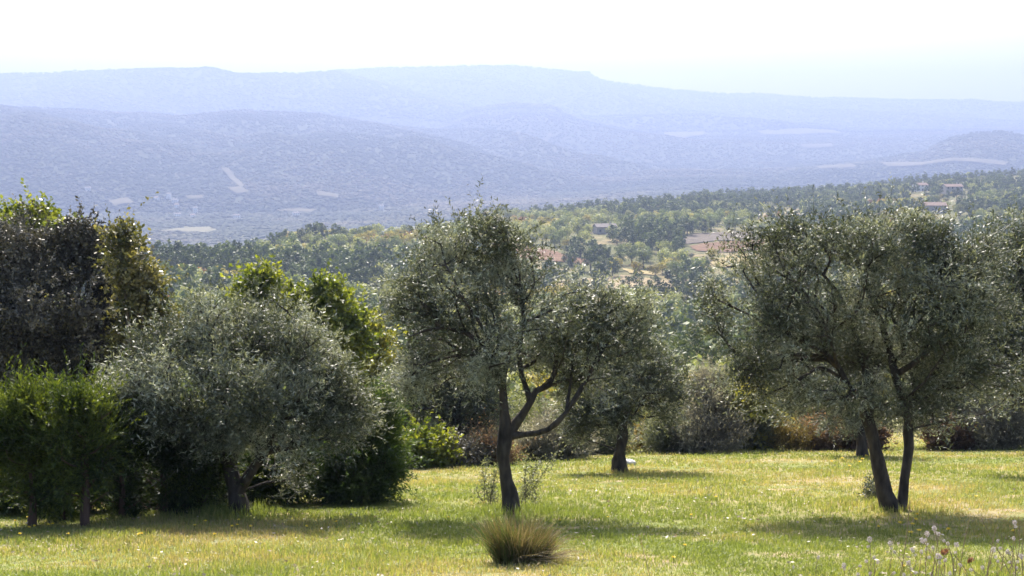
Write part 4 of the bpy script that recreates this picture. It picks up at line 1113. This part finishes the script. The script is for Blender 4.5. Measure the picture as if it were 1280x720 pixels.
# ------------------------------------------------------------------ farmhouses and the hamlet
M_WALL = simple_material('pale_render', (.33,.30,.25), (.42,.38,.33), scale=1.5, bump=.1)
M_WHITE = simple_material('white_render', (.60,.58,.55), (.70,.68,.65), scale=1.5, bump=.1)
M_TILE = simple_material('roof_tile', (.15,.10,.078), (.21,.145,.11), scale=3., bump=.4)
M_TILE_PALE = simple_material('pale_roof_tile', (.13,.11,.10), (.17,.145,.13), scale=3., bump=.4)
M_DARK = simple_material('window_dark', (.03,.035,.04), (.06,.065,.07), scale=2., rough=.15, bump=0)
M_SHUT = simple_material('door_wood', (.10,.07,.05), (.16,.12,.09), scale=6., bump=.2)
def box(c, s):
    x, y, z = np.array(s) / 2; c = np.array(c)
    V = np.array([[i*x, j*y, k*z] for k in (-1, 1) for (i, j) in ((-1,-1), (1,-1), (1,1), (-1,1))]) + c
    return V, np.array([[3,2,1,0],[4,5,6,7],[0,1,5,4],[1,2,6,5],[2,3,7,6],[3,0,4,7]])
def house(label, u, v, y0, y1, w, d, h, rot, wall, tile, group=None):
    p = hit(u, v, y0, y1)
    root = thing('farmhouse' if group is None else 'village_house', label, 'house', p, group)
    root.rotation_euler = (0, 0, rot)
    V, Q = box((0, 0, h/2 - .6), (w, d, h + 1.2)); mesh_obj('wall', V, Q, wall, parent=root)
    gv = np.array([[-w/2, -d/2, h], [-w/2, d/2, h], [-w/2, 0, h + d*.19], [w/2, -d/2, h], [w/2, d/2, h], [w/2, 0, h + d*.19]])
    mesh_obj('gable', gv, [np.array([[0,2,1],[3,4,5]])], wall, parent=root)
    o, e, rh = .45, .4, d * .2
    prof = [(-d/2-o, h - .1), (0, h + rh + .12), (d/2+o, h - .1), (d/2+o, h + .12), (0, h + rh + .36), (-d/2-o, h + .12)]
    RV = np.array([[sx*(w/2+e), a, b] for sx in (-1, 1) for a, b in prof])
    RQ = [[0,1,7,6],[1,2,8,7],[2,3,9,8],[3,4,10,9],[4,5,11,10],[5,0,6,11],[0,5,4,1],[1,4,3,2],[6,7,10,11],[7,8,9,10]]
    rf = mesh_obj('roof', RV, np.array(RQ), tile, parent=root)
    V, Q = box((w*.3, d*.12, h + rh + .5), (.8, .6, 1.3)); mesh_obj('chimney', V, Q, wall, parent=rf)
    n = max(2, int(w / 3))
    for k in range(n):
        xx = -w/2 + (k + .5) * w / n
        if k == n // 2:
            V, Q = box((xx, -d/2 - .03, 1.05), (1.1, .1, 2.1)); mesh_obj('door', V, Q, M_SHUT, parent=root)
        else:
            V, Q = box((xx, -d/2 - .03, 1.6), (1.0, .1, 1.2)); mesh_obj('window', V, Q, M_DARK, parent=root)
        if h > 4.5:
            V, Q = box((xx, -d/2 - .03, 4.2), (.9, .1, 1.2)); mesh_obj('window', V, Q, M_DARK, parent=root)
    return root
house('lone pale farmhouse with a low washed-out roof on the slope behind the central olive', 756, 292, 100, 2000, 10.5, 7, 3.4, .25, M_WALL, M_TILE_PALE)
house('pink-roofed farmhouse highest among the trees on the right-hand rise', 1190, 242, 500, 2000, 13, 8, 5., .15, M_WALL, M_TILE)
house('pale farmhouse half hidden below the pink roof on the rise', 1168, 266, 500, 2000, 12, 8, 4.2, -.1, M_WALL, M_TILE)
house('small cream house just left of the pink-roofed farmhouse', 1150, 239, 500, 2000, 10, 7.5, 4.8, .3, M_WHITE, M_TILE)
VH = [(110,238,1,'white house by itself above the hamlet, over the holm oak'), (196,250,0,'small white house at the near end of the hamlet across the valley'), (211,248,2,'tallest white house at the top of the hamlet across the valley'),
      (219,253,1,'wide white house just below the tallest one in the hamlet'), (221,259,0,'small house under the wide white house in the hamlet'), (222,271,1,'white house low in the hamlet near the vineyard'),
      (244,266,2,'bright narrow white house above the vineyard'), (241,272,0,'low annex below the bright narrow house above the vineyard'), (296,273,1,'pale house level with the vineyard, toward the valley mouth'),
      (370,270,1,'pale house at the foot of the hazy mountain, over the slope shoulder'), (477,263,2,'white house at the valley mouth left of the central olive top')]
for u, v, b, lab in VH:
    house(lab, u, v, 1950, 4000, (8, 11, 7)[b], 8, (4.6, 5.2, 9.)[b], (u % 7) * .12 - .3, M_WHITE, M_TILE_PALE if b else M_TILE, 'houses of the hamlet across the valley')


# ------------------------------------------------------------------ light, sky, camera
SUN_EL, SUN_AZ = math.radians(46), math.radians(-8)     # azimuth measured from +Y toward +X
sv = np.array([math.sin(SUN_AZ)*math.cos(SUN_EL), math.cos(SUN_AZ)*math.cos(SUN_EL), math.sin(SUN_EL)])
sl = bpy.data.lights.new('sun', 'SUN'); sl.energy = 4.4; sl.angle = math.radians(.53); sl.color = (1, .945, .86)
so = bpy.data.objects.new('sun', sl); C.objects.link(so)
from mathutils import Vector
so.rotation_euler = Vector(-sv).to_track_quat('-Z', 'Y').to_euler()
W = bpy.data.worlds.new('World'); SC.world = W; W.use_nodes = True
wn, wl = W.node_tree.nodes, W.node_tree.links
sky = wn.new('ShaderNodeTexSky'); sky.sky_type = 'NISHITA'; sky.sun_disc = False
sky.sun_elevation = SUN_EL; sky.sun_rotation = SUN_AZ; sky.dust_density = 6.0; sky.air_density = 1.0; sky.altitude = 300
bg = wn['Background']; wl.new(sky.outputs[0], bg.inputs[0]); bg.inputs[1].default_value = .15

cam = bpy.data.cameras.new('camera'); cam.sensor_width = 36; cam.lens = 18 / math.tan(math.radians(20))
cam.clip_start = .1; cam.clip_end = 40000
co = bpy.data.objects.new('camera', cam); C.objects.link(co)
co.location = (0, 0, EYE); co.rotation_euler = (math.pi/2 - PITCH, 0, 0)
SC.camera = co
vs_ = SC.view_settings; vs_.view_transform = 'Standard'; vs_.look = 'None'; vs_.gamma = 1; vs_.use_curve_mapping = False
vs_.exposure = 1.3
SC.render.engine = 'CYCLES'
cy = SC.cycles
cy.use_denoising = True; cy.use_adaptive_sampling = True; cy.adaptive_threshold = .02
cy.max_bounces = 6; cy.diffuse_bounces = 3; cy.glossy_bounces = 2; cy.transmission_bounces = 4; cy.volume_bounces = 0
cy.caustics_reflective = False; cy.caustics_refractive = False
cy.sample_clamp_indirect = 4; cy.pixel_filter_type = 'BLACKMAN_HARRIS'; cy.filter_width = 1.6
